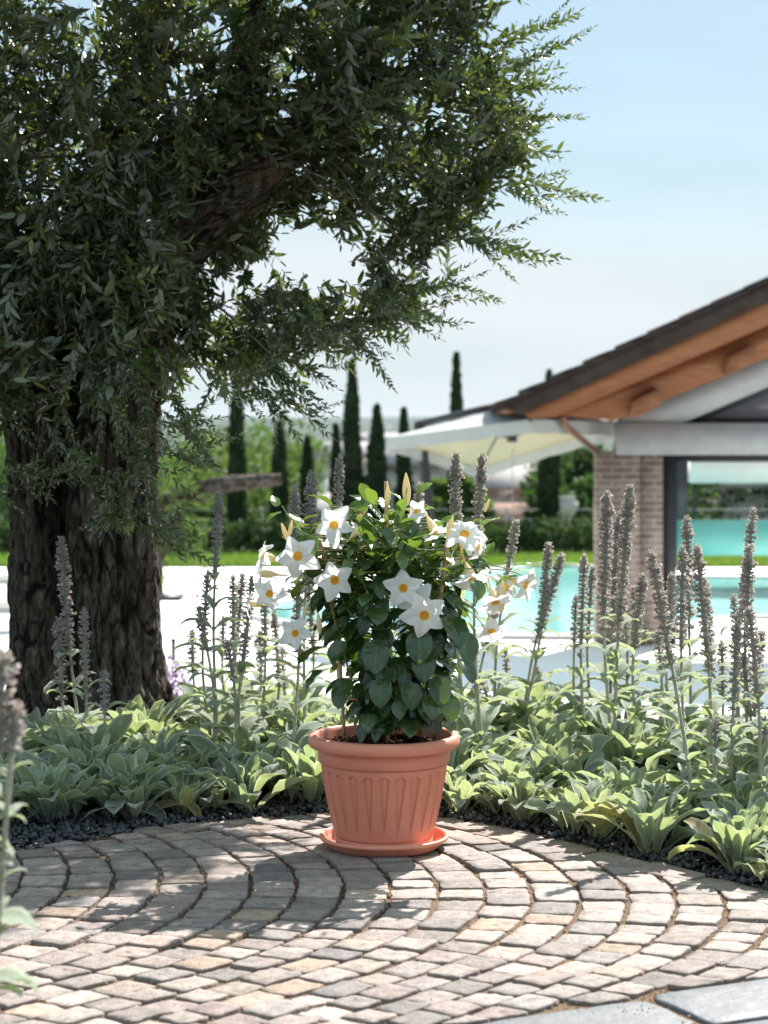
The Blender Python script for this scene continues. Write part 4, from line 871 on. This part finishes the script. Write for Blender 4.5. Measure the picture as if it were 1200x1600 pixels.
# inner branches that carry the shoots
for _ in range(120):
    a = random.choice([(60, 430), (190, 350), (300, 330), (380, 250), (460, 220), (560, 120), (250, 100), (-60, 250), (-160, 50)]); tgt = (a[0] + random.gauss(0, 170), a[1] + random.gauss(-10, 150))
    if not in_poly(np.array([tgt]), dense)[0]: continue
    d0, d1 = 6.2 + random.uniform(-.1, .1), 6.2 + random.uniform(-.7, .6); P = spline([W(a[0], a[1], d0), W((a[0] + tgt[0]) / 2 + random.gauss(0, 15), (a[1] + tgt[1]) / 2 + random.gauss(0, 15), (d0 + d1) / 2), W(*tgt, d1)], 14)
    V, Q = tube(P, np.linspace(.008, .002, 14), 6); twigb.add(V - TO, [Q])
for (fx_, fy_, gx_, gy_) in [(690, 270, 560, 130), (650, 400, 470, 240), (700, 170, 560, 120), (740, 90, 600, 60), (430, 560, 250, 420), (240, 640, 180, 520), (200, 740, 190, 560), (60, 700, 60, 560), (640, 460, 480, 260), (330, 610, 230, 500)]:
    P = spline([W(gx_, gy_, 6.1), W((fx_ + gx_) / 2, (fy_ + gy_) / 2 - 12, 6.05), W(fx_, fy_, 5.95)], 16); V, Q = tube(P, np.linspace(.007, .002, 16), 6); twigb.add(V - TO, [Q])
leafb.out('crown', M['olive'], tree); twigb.out('branches', M['twig'], tree)

# ------------------------------------------------------------------ by the pool
def leafcloud_tree(name, loc, h, w, mat, label, group, N=2600, leaf=.16, trunk=True, conical=False):
    e_ = empty(name, loc, label, 'tree', group)
    if conical:
        z = rng.random(N) ** .85; prof_ = np.interp(z, [0, .04, .3, .75, 1], [.45, .8, 1, .62, .04]); a = rng.uniform(0, 6.28, N); r_ = w / 2 * prof_ * (rng.random(N) ** .3) * (1 + .18 * np.sin(a * 3 + z * 17))
        T = np.stack([r_ * np.cos(a), r_ * np.sin(a), .12 + z * (h - .12)], -1); Dr = np.stack([np.cos(a) * .3, np.sin(a) * .3, np.ones(N)], -1) + rng.normal(size=(N, 3)) * .25
    else:
        nb = 16; C = np.stack([rng.normal(0, .26, nb) * w, rng.normal(0, .26, nb) * w, h * rng.uniform(.38, .84, nb)], -1); rb = rng.uniform(.16, .3, nb) * w; k = rng.integers(0, nb, N)
        d = rng.normal(size=(N, 3)); d /= np.linalg.norm(d, axis=1, keepdims=True); T = C[k] + d * rb[k][:, None] * (rng.random(N) ** .4)[:, None] * [1, 1, .8]; Dr = d + rng.normal(size=(N, 3)) * .6
    quad = np.array([[0, 0, 0], [.42, .5, .08], [0, 1.1, 0], [-.42, .5, .08]]); V, P = scatter(quad, [np.array([[0, 1, 2, 3]])], frames(Dr, roll=rng.uniform(0, 6.28, N)), T, leaf * rng.uniform(.6, 1.4, N))
    mk('crown', V, P, mat, e_, {'tint': np.repeat(rng.random(N), 4)})
    b = MB(); b.tube(spline([(0, 0, -.3), (w * .02, 0, h * .3), (0, w * .02, h * .62)], 8), np.linspace(max(.05, w * .045), w * .015, 8), 8); b.out('trunk', M['twig'], e_)
    return e_
YC = 46.0
CY = [(370, 575, 28, 'behind the olive tree trunk, first of the row'), (437, 664, 24, 'short, second in the row beside the mown strip'), (480, 688, 22, 'low dark one between two taller ones'), (550, 566, 30, 'tallest in the open between olive crown and parasol'), (589, 637, 32, 'stout one just beside the white parasol edge'), (631, 643, 22, 'slim one half hidden by the parasol canopy'), (713, 556, 22, 'thin tip rising above the parasol arm'), (858, 584, 32, 'one whose tip shows over the pavilion eave, trunk beside brick pillar'), (525, 668, 14, 'smallest, close beside the tallest one')]

for (x_, ty_, w_, lb_) in CY:
    p = W(x_, 700, YC); h = W(x_, ty_, YC).z - ZD; leafcloud_tree('cypress_tree', (p.x, YC, ZD), h, w_ / F * YC * .98, M['cypress'], 'dark slender cypress, ' + lb_, 'cypresses beyond the pool', 5200, .10, conical=True)
TR = [(300, 58, 4.3, 6.0, 'bright', 'bright green bushy tree beside the olive trunk beyond the hedge'), (395, 62, 5.1, 6.5, 'bright', 'tall bright green tree behind the first cypresses'), (450, 66, 4.6, 2.6, 'mid', 'mid green tree just before the grey roofs'), (345, 75, 6.0, 9, 'mid', 'broad darker tree far behind the bright green ones'), (20, 60, 4.2, 6.5, 'bright', 'yellow green tree seen past the outer side of the trunk'), (-80, 56, 5, 7, 'mid', 'green tree beyond the loungers'), (880, 52, 3.6, 2.3, 'mid', 'dark green tree beside the brick pillar'), (925, 56, 4.2, 3.0, 'mid', 'dark broad tree behind the brick pillar'), (1060, 60, 3.4, 2.4, 'bright', 'bright green shrub seen through the pavilion frame'), (1130, 64, 4.4, 6, 'mid', 'dark tree seen through the pavilion opening'), (1200, 58, 4.2, 6, 'mid', 'dark tree behind the grey wall of the pavilion'), (1300, 60, 5, 7, 'mid', 'big tree behind the pavilion'), (708, 50, 2.0, 1.5, 'bright', 'light green shrub beside the parasol mast'), (250, 66, 4.4, 6, 'mid', 'dark tree seen beside the trunk')]
for (x_, Yt, h, w_, mk_, lb_) in TR:
    p = W(x_, 700, Yt); z0 = ground_z(p.x, Yt); topz = W(x_, {'bright': 668, 'mid': 672}[mk_], Yt).z if h > 3.7 else W(x_, 735, Yt).z
    leafcloud_tree('garden_tree', (p.x, Yt, z0), max(2.2, (topz - z0) * (1.02)), w_, M[mk_], lb_, 'trees beyond the garden', 5200, .17)

# hedge
b_ = empty('hedge', (0, 44.8, ZD), 'long clipped dark green hedge along the far edge of the lawn', 'hedge')
N = 40000; T = np.stack([rng.uniform(-20, 13, N), rng.normal(0, .25, N), np.abs(rng.normal(.35, .25, N))], -1); T[:, 2] = np.minimum(T[:, 2], .72 + .14 * np.sin(T[:, 0] * 1.9) + rng.normal(0, .05, N))
quad = np.array([[0, 0, 0], [.42, .5, .08], [0, 1.1, 0], [-.42, .5, .08]]); V, P = scatter(quad, [np.array([[0, 1, 2, 3]])], frames(rng.normal(size=(N, 3)) + [0, 0, .5], roll=rng.uniform(0, 6.28, N)), T, .09 * rng.uniform(.6, 1.4, N))
mk('foliage', V, P, M['hedge'], b_, {'tint': np.repeat(rng.random(N), 4)})
b = MB()
for x_ in np.arange(-19.8, 13, .8): b.tube([(x_, 0, 0), (x_ + .03, 0, .5)], .02, 5)
b.tube([(-20, 0, .04), (0, 0, .04), (13, 0, .04)], .02, 5); b.out('stems', M['twig'], b_)

# cable railing
rl = empty('cable_railing', (0, 46.9, ZD), 'thin pale cable railing with posts behind the hedge', 'railing')
for x_ in np.arange(-9, 12, 3.0): b = MB(); b.box(x_ - .03, x_ + .03, -.03, .03, -.3, 1.02); b.out('post', M['concrete'], rl, False)
for z_ in (.72, .96, .48): b = MB(); b.tube([(-9, -.05, z_), (0, -.05, z_), (12, -.05, z_)], .014, 6); b.out('cable', M['concrete'], rl)

# parasol
def parasol():
    e_ = empty('cantilever_parasol', W(785, 690, 24.6) * Vector((1, 1, 0)) + Vector((0, 0, ZD)) if False else Vector((W(672, 900, 25.2).x, 25.2, ZD)), 'large square white parasol with beige underside hung from a dark cantilever arm by the pool', 'parasol'); O = np.array(e_.location)
    lc, nc, rc, bc = W(604, 684, 25.4), W(829, 655, 23.4), W(972, 660, 25.4), W(750, 728, 27.4)
    top = W(800, 634, 25.4) ; top.z = (lc.z + rc.z) / 2 + .32
    drop = Vector((0, 0, -.17))
    C = [lc, nc, rc, bc]; b = MB(); m = 10
    for a in range(4):
        A_, B_ = C[a], C[(a + 1) % 4]
        g_ = [[tuple(top.lerp(A_.lerp(B_, v_ / m), u_ / m) - Vector((0, 0, .05 * math.sin(math.pi * u_ / m))) - O_) for v_ in range(m + 1)] for u_ in range(m + 1)] if False else []
        P = []
        for u_ in range(m + 1):
            for v_ in range(m + 1):
                q = top.lerp(A_.lerp(B_, v_ / m), u_ / m); q = q - Vector((0, 0, .06 * math.sin(math.pi * u_ / m) * math.sin(math.pi * v_ / m))); P.append(np.array(q) - O)
        b.add(P, [grid_faces(m + 1, m + 1)])
    b.out('canopy', M['canopy'], e_); V_ = np.concatenate(b.v) - [0, 0, .03]; mk('lining', V_, [np.concatenate(b.q[(4, 0)])], M['lining'], e_)
    b = MB()
    for a in range(4):
        A_, B_ = C[a], C[(a + 1) % 4]; P = []
        for v_ in range(13):
            q = A_.lerp(B_, v_ / 12); sc_ = .95 + .08 * abs(math.sin(v_ / 12 * math.pi * 4)); P.append(np.array(q) - O); P.append(np.array(q + drop * sc_) - O)
        P = np.array(P).reshape(13, 2, 3).reshape(-1, 3); b.add(P, [grid_faces(13, 2)])
    b.out('valance', M['canopy'], e_)
    hub = Vector((top.x, top.y, top.z - .42)); b = MB(); b.tube([np.array(hub) - O - [0, 0, .06], np.array(hub) - O + [0, 0, .06]], .07, 12); b.tube([np.array(hub) - O, np.array(top) - O], .025, 8); b.out('hub', M['darkmetal'], e_)
    for q in C:
        b = MB(); b.tube([np.array(top) - O + [0, 0, -.04], np.array(q) - O + [0, 0, -.02]], .018, 6); b.tube([np.array(hub) - O, np.array(top.lerp(q, .45)) - O + [0, 0, -.03]], .016, 6); b.out('rib', M['darkmetal'], e_)
    mt = W(640, 664, 26.2); b = MB(); b.tube(spline([np.array(W(682, 905, 26.2)) * [1, 1, 0] + [0, 0, ZD] - O, np.array(W(668, 780, 26.2)) - O, np.array(W(655, 664, 26.2)) - O], 12), .08, 10); b.out('mast', M['darkmetal'], e_)
    b = MB(); b.tube([np.array(W(650, 664, 26.2)) - O, np.array(W(800, 628, 25.5)) - O], .05, 8); b.tube([np.array(W(800, 628, 25.5)) - O, np.array(top) - O], .03, 8); b.out('arm', M['darkmetal'], e_)
    b = MB(); bx = np.array(W(682, 905, 26.2)) - O; b.box(bx[0] - .45, bx[0] + .45, bx[1] - .45, bx[1] + .45, .0, .09); b.out('base', M['concrete'], e_, False)
    b = MB(); b.tube([np.array(W(801, 700, 25.0)) - O, np.array(W(801, 1000, 25.0)) * [1, 1, 0] + [0, 0, ZD + .9] - O], .006, 6); b.out('crank_rope', M['concrete'], e_)
parasol()
def pole2():
    p = D(250, 936); e_ = empty('cantilever_parasol', p, 'dark parasol mast on a flat base beside the olive trunk, its arm folded up', 'parasol'); s = p.y / F
    b = MB(); b.box(-.055, .055, -.055, .055, 0, 285 * s); b.out('mast', M['darkmetal'], e_, False)
    b = MB(); b.box(-.30, .38, -.35, .35, 0, .075); b.out('base', M['darkmetal'], e_, False)
    b = MB(); b.tube([(0, 0, 283 * s), (-.45, 0, 293 * s), (-1.2, 0, 262 * s)], .045, 8); b.out('arm', M['darkmetal'], e_)
    b = MB(); b.tube(spline([(-1.2, 0, 262 * s), (-1.22, 0, 200 * s), (-1.2, 0, 110 * s)], 14), np.array([.03, .06, .10, .12, .13, .14, .15, .15, .14, .14, .13, .14, .16, .1]), 12); b.out('folded_canopy', M['whitefab'], e_)
pole2()
# short bollard seen beside the trunk
p = W(271, 1032, 9.6); pp = Vector((p.x, 17.5, ZD)); pp = Vector(((271 - 600) / F * 22, 22, ZD))
b = MB(); b.box(-.025, .025, -.025, .025, 0, .24); b.box(-.032, .032, -.032, .032, .24, .27)
o = b.out('bollard', M['darkmetal'], None, False); o.location = tuple(D(271, 1033)); tag(o, 'small dark bollard light standing alone on the white deck beside the trunk', 'bollard')
# loungers at the edge
def lounger(x, y, rz, label):
    e_ = empty('sun_lounger', (x, y, ZD), label, 'sun lounger', 'loungers on the deck'); e_.rotation_euler.z = rz
    b = MB(); b.box(-.36, .36, -1.0, 1.0, .26, .32); b.out('frame', M['greybeam'], e_, False)
    for sx_ in (-.31, .31):
        for sy_ in (-.9, .9): b = MB(); b.box(sx_ - .03, sx_ + .03, sy_ - .03, sy_ + .03, 0, .258); b.out('leg', M['greybeam'], e_, False)
    b = MB(); b.box(-.33, .33, -.97, .25, .322, .42); b.out('mattress', M['whitefab'], e_, False)
    b = MB(); b.hexa([(-.33, .26, .34), (.33, .26, .34), (.33, .95, .78), (-.33, .95, .78), (-.33, .22, .43), (.33, .22, .43), (.33, .90, .87), (-.33, .90, .87)]); b.out('backrest', M['whitefab'], e_, False)
lp_ = D(-8, 935); lounger(lp_.x - .35, lp_.y, R(80), 'white cushioned lounger farther out on the deck past the trunk'); lp_ = D(-14, 985); lounger(lp_.x - .42, lp_.y, R(84), 'white cushioned lounger nearest the olive trunk on the deck')

# second olive tree: a pollarded trunk with one flat bough
e_ = empty('olive_tree', (W(240, 800, 19).x, 19, ZD), 'smaller olive tree on the deck with one long flat cut bough', 'tree'); O = np.array(e_.location)
def sm(name, ctrl): 
    V, Q, cav, P = limb(name, ctrl, 40, 40, .14, random.random() * 30); mk(name, V.reshape(-1, 3) - O, [Q], M['bark'], e_, {'cav': cav})
sm('trunk', [(205, 1100, 40, 19), (212, 980, 34, 19), (215, 900, 32, 19), (235, 830, 34, 19), (262, 795, 26, 19), (300, 772, 17, 19)])
sm('bough', [(258, 800, 24, 19), (300, 775, 17, 19), (345, 758, 13, 19), (400, 752, 11, 19), (440, 748, 8, 19)])
lbk = MB(); T, Dr = [], []
for _ in range(150): q = W(random.gauss(262, 34), random.gauss(835, 36) if random.random() < .6 else random.gauss(760, 22), 19 + random.uniform(-.5, .5)); T.append(tuple(q)); Dr.append((random.gauss(0, 1), random.gauss(0, .7), random.gauss(-.2, .6)))
V0, P0, tv, tq, nl = protos_s[0]; Fm = frames(np.array(Dr), roll=rng.uniform(0, 6, len(T))); V, P = scatter(V0, P0, Fm, np.array(T), np.full(len(T), 1.3)); mk('crown', V - O, P, M['bright'], e_, {'tint': np.repeat(rng.random(len(T)), len(V0))})

# ------------------------------------------------------------------ pavilion
pv = empty('pool_pavilion', (3.2, 24.6, ZD), 'pool pavilion with dark tiled gable roof, orange larch rafters and brick pillar', 'pavilion'); O = np.array([3.2, 24.6, ZD])
SPX = 24.6 / F
def slanted(name, x0p, y0p, x1p, y1p, up0, up1, Ya, Yb, mat, extra=0, parent=pv):
    """a beam whose front outline in photo pixels runs (x0,y0)-(x1,y1) with depths up0/up1 below, between distances Ya and Yb"""
    a, b_ = W(x0p, y0p, Ya), W(x1p, y1p, Ya); c_, d = W(x1p, y1p + up1, Ya), W(x0p, y0p + up0, Ya); dv = Vector((0, Yb - Ya, 0)); m = MB()
    m.hexa([np.array(p) - O for p in (d, c_, c_ + dv, d + dv, a, b_, b_ + dv, a + dv)]); return m.out(name, mat, parent, False)
def prism(name, pts, Ya, th, mat, parent=pv):
    """a solid with a polygonal front at distance Ya (outline in photo pixels) and thickness th"""
    P = [np.array(W(x_, y_, Ya)) - O for x_, y_ in pts]; k = len(P); m = MB()
    m.add(P + [p + [0, th, 0] for p in P], [[tuple(range(k))[::-1], tuple(range(k, 2 * k))], [(i, (i + 1) % k, (i + 1) % k + k, i + k) for i in range(k)]]); return m.out(name, mat, parent, False)
RD = 2.6
rf = prism('roof', [(781, 632), (1560, 273), (1560, 305), (816, 648), (803, 645)], 23.3, RD, M['tile'])
m = MB()
for k in range(14):
    x0 = 777 + k * 56; y0 = 632 - (x0 - 781) * .4609; a = W(x0, y0, 23.26); bq = W(x0 + 60, y0 - 25, 23.26); dv = Vector((0, RD + .05, 0)); lo = Vector((0, 0, .02))
    m.hexa([np.array(p) - O for p in (a - lo, bq - lo, bq - lo + dv, a - lo + dv, a + Vector((0, 0, .05)), bq + Vector((0, 0, .012)), bq + Vector((0, 0, .012)) + dv, a + Vector((0, 0, .05)) + dv)])
m.out('tile_course', M['tile'], rf, False)
prism('verge_rafter', [(818, 646), (1560, 304), (1560, 352), (868, 652), (832, 654)], 23.35, .16, M['wood'])
prism('second_rafter', [(884, 634), (1560, 340), (1560, 412), (960, 657), (905, 651), (876, 648)], 23.75, .16, M['wood'])
prism('soffit', [(830, 640), (1560, 308), (1560, 322), (860, 646)], 23.52, RD - .3, M['wood'], rf)
for k in range(4):
    x0 = 990 + k * 150; slanted('purlin', x0, 632 - (x0 - 818) * .4609 + 74, x0 + 42, 632 - (x0 + 42 - 818) * .4609 + 74, 26, 26, 23.42, 26.2, M['wood'])
prism('wall_rafter', [(990, 640), (1560, 404), (1560, 452), (1068, 660.5), (966, 660.5)], 24.55, .4, M['greybeam'])
slanted('tie_beam', 964, 661, 1560, 661, 50, 50, 24.50, 24.90, M['greybeam'])
# gable glass with its dark frame
slanted('gable_frame', 1075, 655, 1560, 655, 9, 9, 24.6, 24.7, M['darkmetal']); slanted('gable_frame', 1066, 656, 1560, 446, 14, 14, 24.6, 24.7, M['darkmetal'])
gp = [W(1085, 660, 24.66), W(1560, 660, 24.66), W(1560, 460, 24.66)]; m = MB(); m.add([np.array(p) - O for p in gp] + [np.array(p + Vector((0, .02, 0))) - O for p in gp], [[(0, 1, 2), (5, 4, 3)], [(0, 3, 4, 1), (1, 4, 5, 2), (2, 5, 3, 0)]]); m.out('gable_pane', M['pane'], pv, False)
m = MB(); a, b_ = W(935, 705, 24.6), W(1000, 705, 24.6); m.box(a.x - O[0], b_.x - O[0], 0, .55, 0, a.z - ZD); c_ = W(1036, 705, 24.66); m.box(b_.x - O[0], c_.x - O[0], .07, .55, 0, a.z - ZD - .002); m.out('brick_pillar', M['brick'], pv, False)
m = MB(); x0, x1 = W(1037, 0, 24.7).x - O[0], W(1074, 0, 24.7).x - O[0]; m.box(x0, x0 + .17, .12, .30, 0, W(0, 712, 24.7).z - ZD); m.out('door_frame', M['darkmetal'], pv, False)
m = MB(); m.box(x0 + .17, W(1560, 0, 24.7).x - O[0], .14, .26, W(0, 722, 24.7).z - ZD, W(0, 711, 24.7).z - ZD); m.out('door_frame', M['darkmetal'], pv, False)
# dark rear frame post, teal screen, grey back wall
m = MB(); x0 = W(1046, 0, 30).x - O[0]; m.box(x0, x0 + .26, 5.2, 5.5, 1.3, W(0, 712, 30).z - ZD + .1); m.out('rear_frame', M['darkmetal'], pv, False)
m = MB(); x0 = W(1048, 0, 27.2).x - O[0]; m.box(x0, x0 + 4.4, 2.6, 2.63, W(0, 868, 27.2).z - ZD, W(0, 813, 27.2).z - ZD); m.out('screen_panel', M['teal'], pv, False)
for dx in (.0, 2.2, 4.35): m = MB(); m.box(x0 + dx, x0 + dx + .05, 2.55, 2.59, 0, W(0, 813, 27.2).z - ZD); m.out('screen_post', M['darkmetal'], pv, False)
# downpipe
m = MB(); m.tube(spline([np.array(W(880, 648, 23.8)) - O, np.array(W(882, 662, 23.9)) - O, np.array(W(900, 680, 24.1)) - O, np.array(W(926, 701, 24.5)) - O, np.array(W(940, 716, 24.9)) - O, np.array(W(945, 740, 25.25)) - O, np.array(W(945, 1000, 25.25)) * [1, 1, 0] + [0, 0, ZD + .02] - O], 40), .042, 10); m.out('downpipe', M['copper'], pv)
m = MB(); g0, g1 = W(800, 650, 23.3), W(800, 650, 30.9); m.tube([np.array((g0.x - .02, 23.3, g0.z + .08)) - O, np.array((g0.x - .02, 30.9, g0.z + .08)) - O], .06, 10); m.out('gutter', M['copper'], pv)
m = MB(); x0 = W(1560, 0, 24.7).x - O[0]; m.box(x0, x0 + .5, 0, 2, 0, 2.45); m.out('rear_wall', M['concrete'], pv, False)
# white canopy beyond the pavilion and grey shed
e_ = empty('garden_awning', (W(1180, 0, 34).x, 34, ZD), 'long pale awning seen through the pavilion opening', 'awning'); a, c_ = W(1078, 716, 34), W(1420, 754, 34)
m = MB(); hw = (c_.x - a.x); x0 = a.x - e_.location.x; m.hexa([(x0, 0, c_.z - ZD), (x0 + hw, 0, c_.z - ZD), (x0 + hw, 2.5, a.z - ZD - .04), (x0, 2.5, a.z - ZD - .04), (x0, 0, c_.z - ZD + .03), (x0 + hw, 0, c_.z - ZD + .03), (x0 + hw, 2.5, a.z - ZD), (x0, 2.5, a.z - ZD)]); m.out('cloth', M['whitefab'], e_, False)
m = MB(); m.box(x0, x0 + hw, -.02, -.005, c_.z - ZD - .01, a.z - ZD - .02); m.out('valance', M['whitefab'], e_, False)
for dx in (.05, hw - .1): m = MB(); m.box(x0 + dx, x0 + dx + .06, .02, .08, 0, c_.z - ZD - .003); m.out('post', M['darkmetal'], e_, False)

# ------------------------------------------------------------------ village houses on the slope
def house(x0p, x1p, y_eave, y_ridge, Yh, roof, wall, label, wins=2):
    a, b_ = W(x0p, y_eave, Yh), W(x1p, y_eave, Yh); rz = W(0, y_ridge, Yh + 3.5).z; g0 = ground_z(a.x, Yh) - .5; cx_ = (a.x + b_.x) / 2; w = (b_.x - a.x); e_ = empty('village_house', (cx_, Yh, g0), label, 'house', 'houses on the slope beyond the garden')
    hz = a.z - g0; m = MB(); m.box(-w / 2, w / 2, 0, 7, 0, hz); wl = m.out('wall', wall, e_, False)
    rz -= g0; m = MB(); o_ = .35
    m.add([(-w / 2 - o_, -o_, hz - .02), (w / 2 + o_, -o_, hz - .02), (w / 2 + o_, 7 + o_, hz - .02), (-w / 2 - o_, 7 + o_, hz - .02), (-w / 2 - o_, 3.5, rz), (w / 2 + o_, 3.5, rz), (-w / 2 - o_, -o_, hz + .12), (w / 2 + o_, -o_, hz + .12), (w / 2 + o_, 7 + o_, hz + .12), (-w / 2 - o_, 7 + o_, hz + .12)],
          [[(6, 7, 5, 4), (8, 9, 4, 5), (0, 1, 7, 6), (2, 3, 9, 8), (3, 2, 1, 0)], [(0, 6, 4, 9, 3), (1, 2, 8, 5, 7)]]); rf = m.out('roof', roof, e_, False)
    m = MB(); m.box(w * .2, w * .2 + .6, 4.2, 4.8, hz, rz + .5); m.out('chimney', wall, rf, False)
    for k in range(wins):
        x_ = -w / 2 + w * (k + .7) / (wins + .4); m = MB(); m.box(x_ - .5, x_ + .5, -.06, .1, hz - 1.9, hz - .7); f = m.out('window', M['concrete'], e_, False); m = MB(); m.box(x_ - .4, x_ + .4, -.075, -.06, hz - 1.8, hz - .8); m.out('pane', M['window'], f, False)
house(500, 604, 714, 690, 72, M['roofgrey'], M['plaster'], 'grey roofed house low behind the two thickest cypresses', 3)
house(600, 800, 728, 699, 66, M['roofgrey'], M['plaster'], 'long grey roofed house straight behind the parasol mast', 4)
house(735, 830, 765, 722, 60, M['roofgrey'], M['plaster'], 'pinkish house with grey roof under the parasol canopy', 2)
house(745, 1010, 815, 786, 54, M['roofred'], M['brickfar'], 'low brick house with terracotta roof just behind the hedge', 2)
house(640, 720, 712, 690, 95, M['roofred'], M['plaster'], 'distant red roofed house below the parasol edge', 3)
house(420, 500, 802, 770, 62, M['roofgrey'], M['plaster'], 'pale gable house between the first cypresses', 1)
house(215, 330, 865, 820, 60, M['roofgrey'], M['plaster'], 'white walled shed beyond the railing near the small olive', 2)
house(540, 620, 690, 676, 120, M['roofgrey'], M['plaster'], 'far grey house near the plain behind the cypresses', 2)
house(1150, 1330, 762, 730, 56, M['roofgrey'], M['concrete'], 'grey concrete building seen through the pavilion', 1)
# statue-like white post at the corner of the terrace railing
e_ = empty('garden_vase', (W(881, 0, 47.6).x, 47.6, ZD - .2), 'tall pale stone vase behind the hedge beside the last cypress', 'vase'); V, Q = lathe([(.0, 0), (.28, 0), (.30, .08), (.22, .12), (.22, .6), (.3, .64), (.14, .72), (.2, .9), (.34, 1.15), (.36, 1.3), (.24, 1.38), (.30, 1.45), (.0, 1.46)], 20); mk('vase_body', V, [Q], M['concrete'], e_)

# ------------------------------------------------------------------ far plain: woods and hills
def ridge(name, Yr, y_top_px, amp, mat, depth, seed):
    xs_ = np.linspace(-Yr * .5, Yr * .5, 160); zt = HC - (y_top_px - YH) / F * Yr; V = []
    for j, (dy, f) in enumerate([(0, 0), (.15 * depth, .75), (.5 * depth, 1), (depth, 0)]):
        for x_ in xs_: V.append((x_, Yr + dy, -64 + (zt + 64) * f + (amp * noise.noise(Vector((x_ / Yr * 9, seed, 0))) + amp * .5 * noise.noise(Vector((x_ / Yr * 40, seed, 3)))) * f))
    o = mk(name, V, [grid_faces(4, 160)[:, ::-1]], mat); o['kind'] = 'structure'
M['farwood'] = simple('far_wood', (.028, .05, .03), .95, .3, .02)
ridge('hills', 4600, 646, 4, M['farwood'], 1400, 1.0)
ridge('hills', 2300, 660, 5, M['farwood'], 700, 5.0)
ridge('hills', 1100, 675, 5, M['farwood'], 400, 9.0)
N = 14000; T = np.stack([rng.uniform(-1, 1, N), rng.uniform(105, 900, N), np.zeros(N)], -1); T[:, 0] *= T[:, 1] * .32
zc = np.array([noise.noise(Vector((a * .02, b_ * .012, 0))) for a, b_, _ in T]); T = T[zc > .02]; T[:, 2] = [ground_z(a, b_) + random.uniform(.5, 4.5) for a, b_, _ in T]; N = len(T)
V, P = scatter(iv * [1, 1, .8], [ifc], rot_rand(N), T, rng.uniform(1.0, 3.0, N)); o = mk('distant_woods', V, P, M['mid'], attrs={'tint': np.repeat(rng.random(N), len(iv))}); o['kind'] = 'stuff'; tag(o, 'far woods scattered over the plain towards the horizon', 'woods')

# ------------------------------------------------------------------ haze
n = NT('haze_air'); vol = n.n('ShaderNodeVolumePrincipled'); vol.inputs['Color'].default_value = (.66, .82, 1, 1); vol.inputs['Density'].default_value = .000022; vol.inputs['Anisotropy'].default_value = .2
n.l(vol.outputs[0], n.out.inputs['Volume'])
HAZE = True
if HAZE:
    b = MB(); b.box(-4200, 4200, -60, 6500, -68, 90); o = b.out('haze', n.m, smooth=False); o['kind'] = 'stuff'; tag(o, 'pale blue summer haze hanging over the far plain', 'haze')
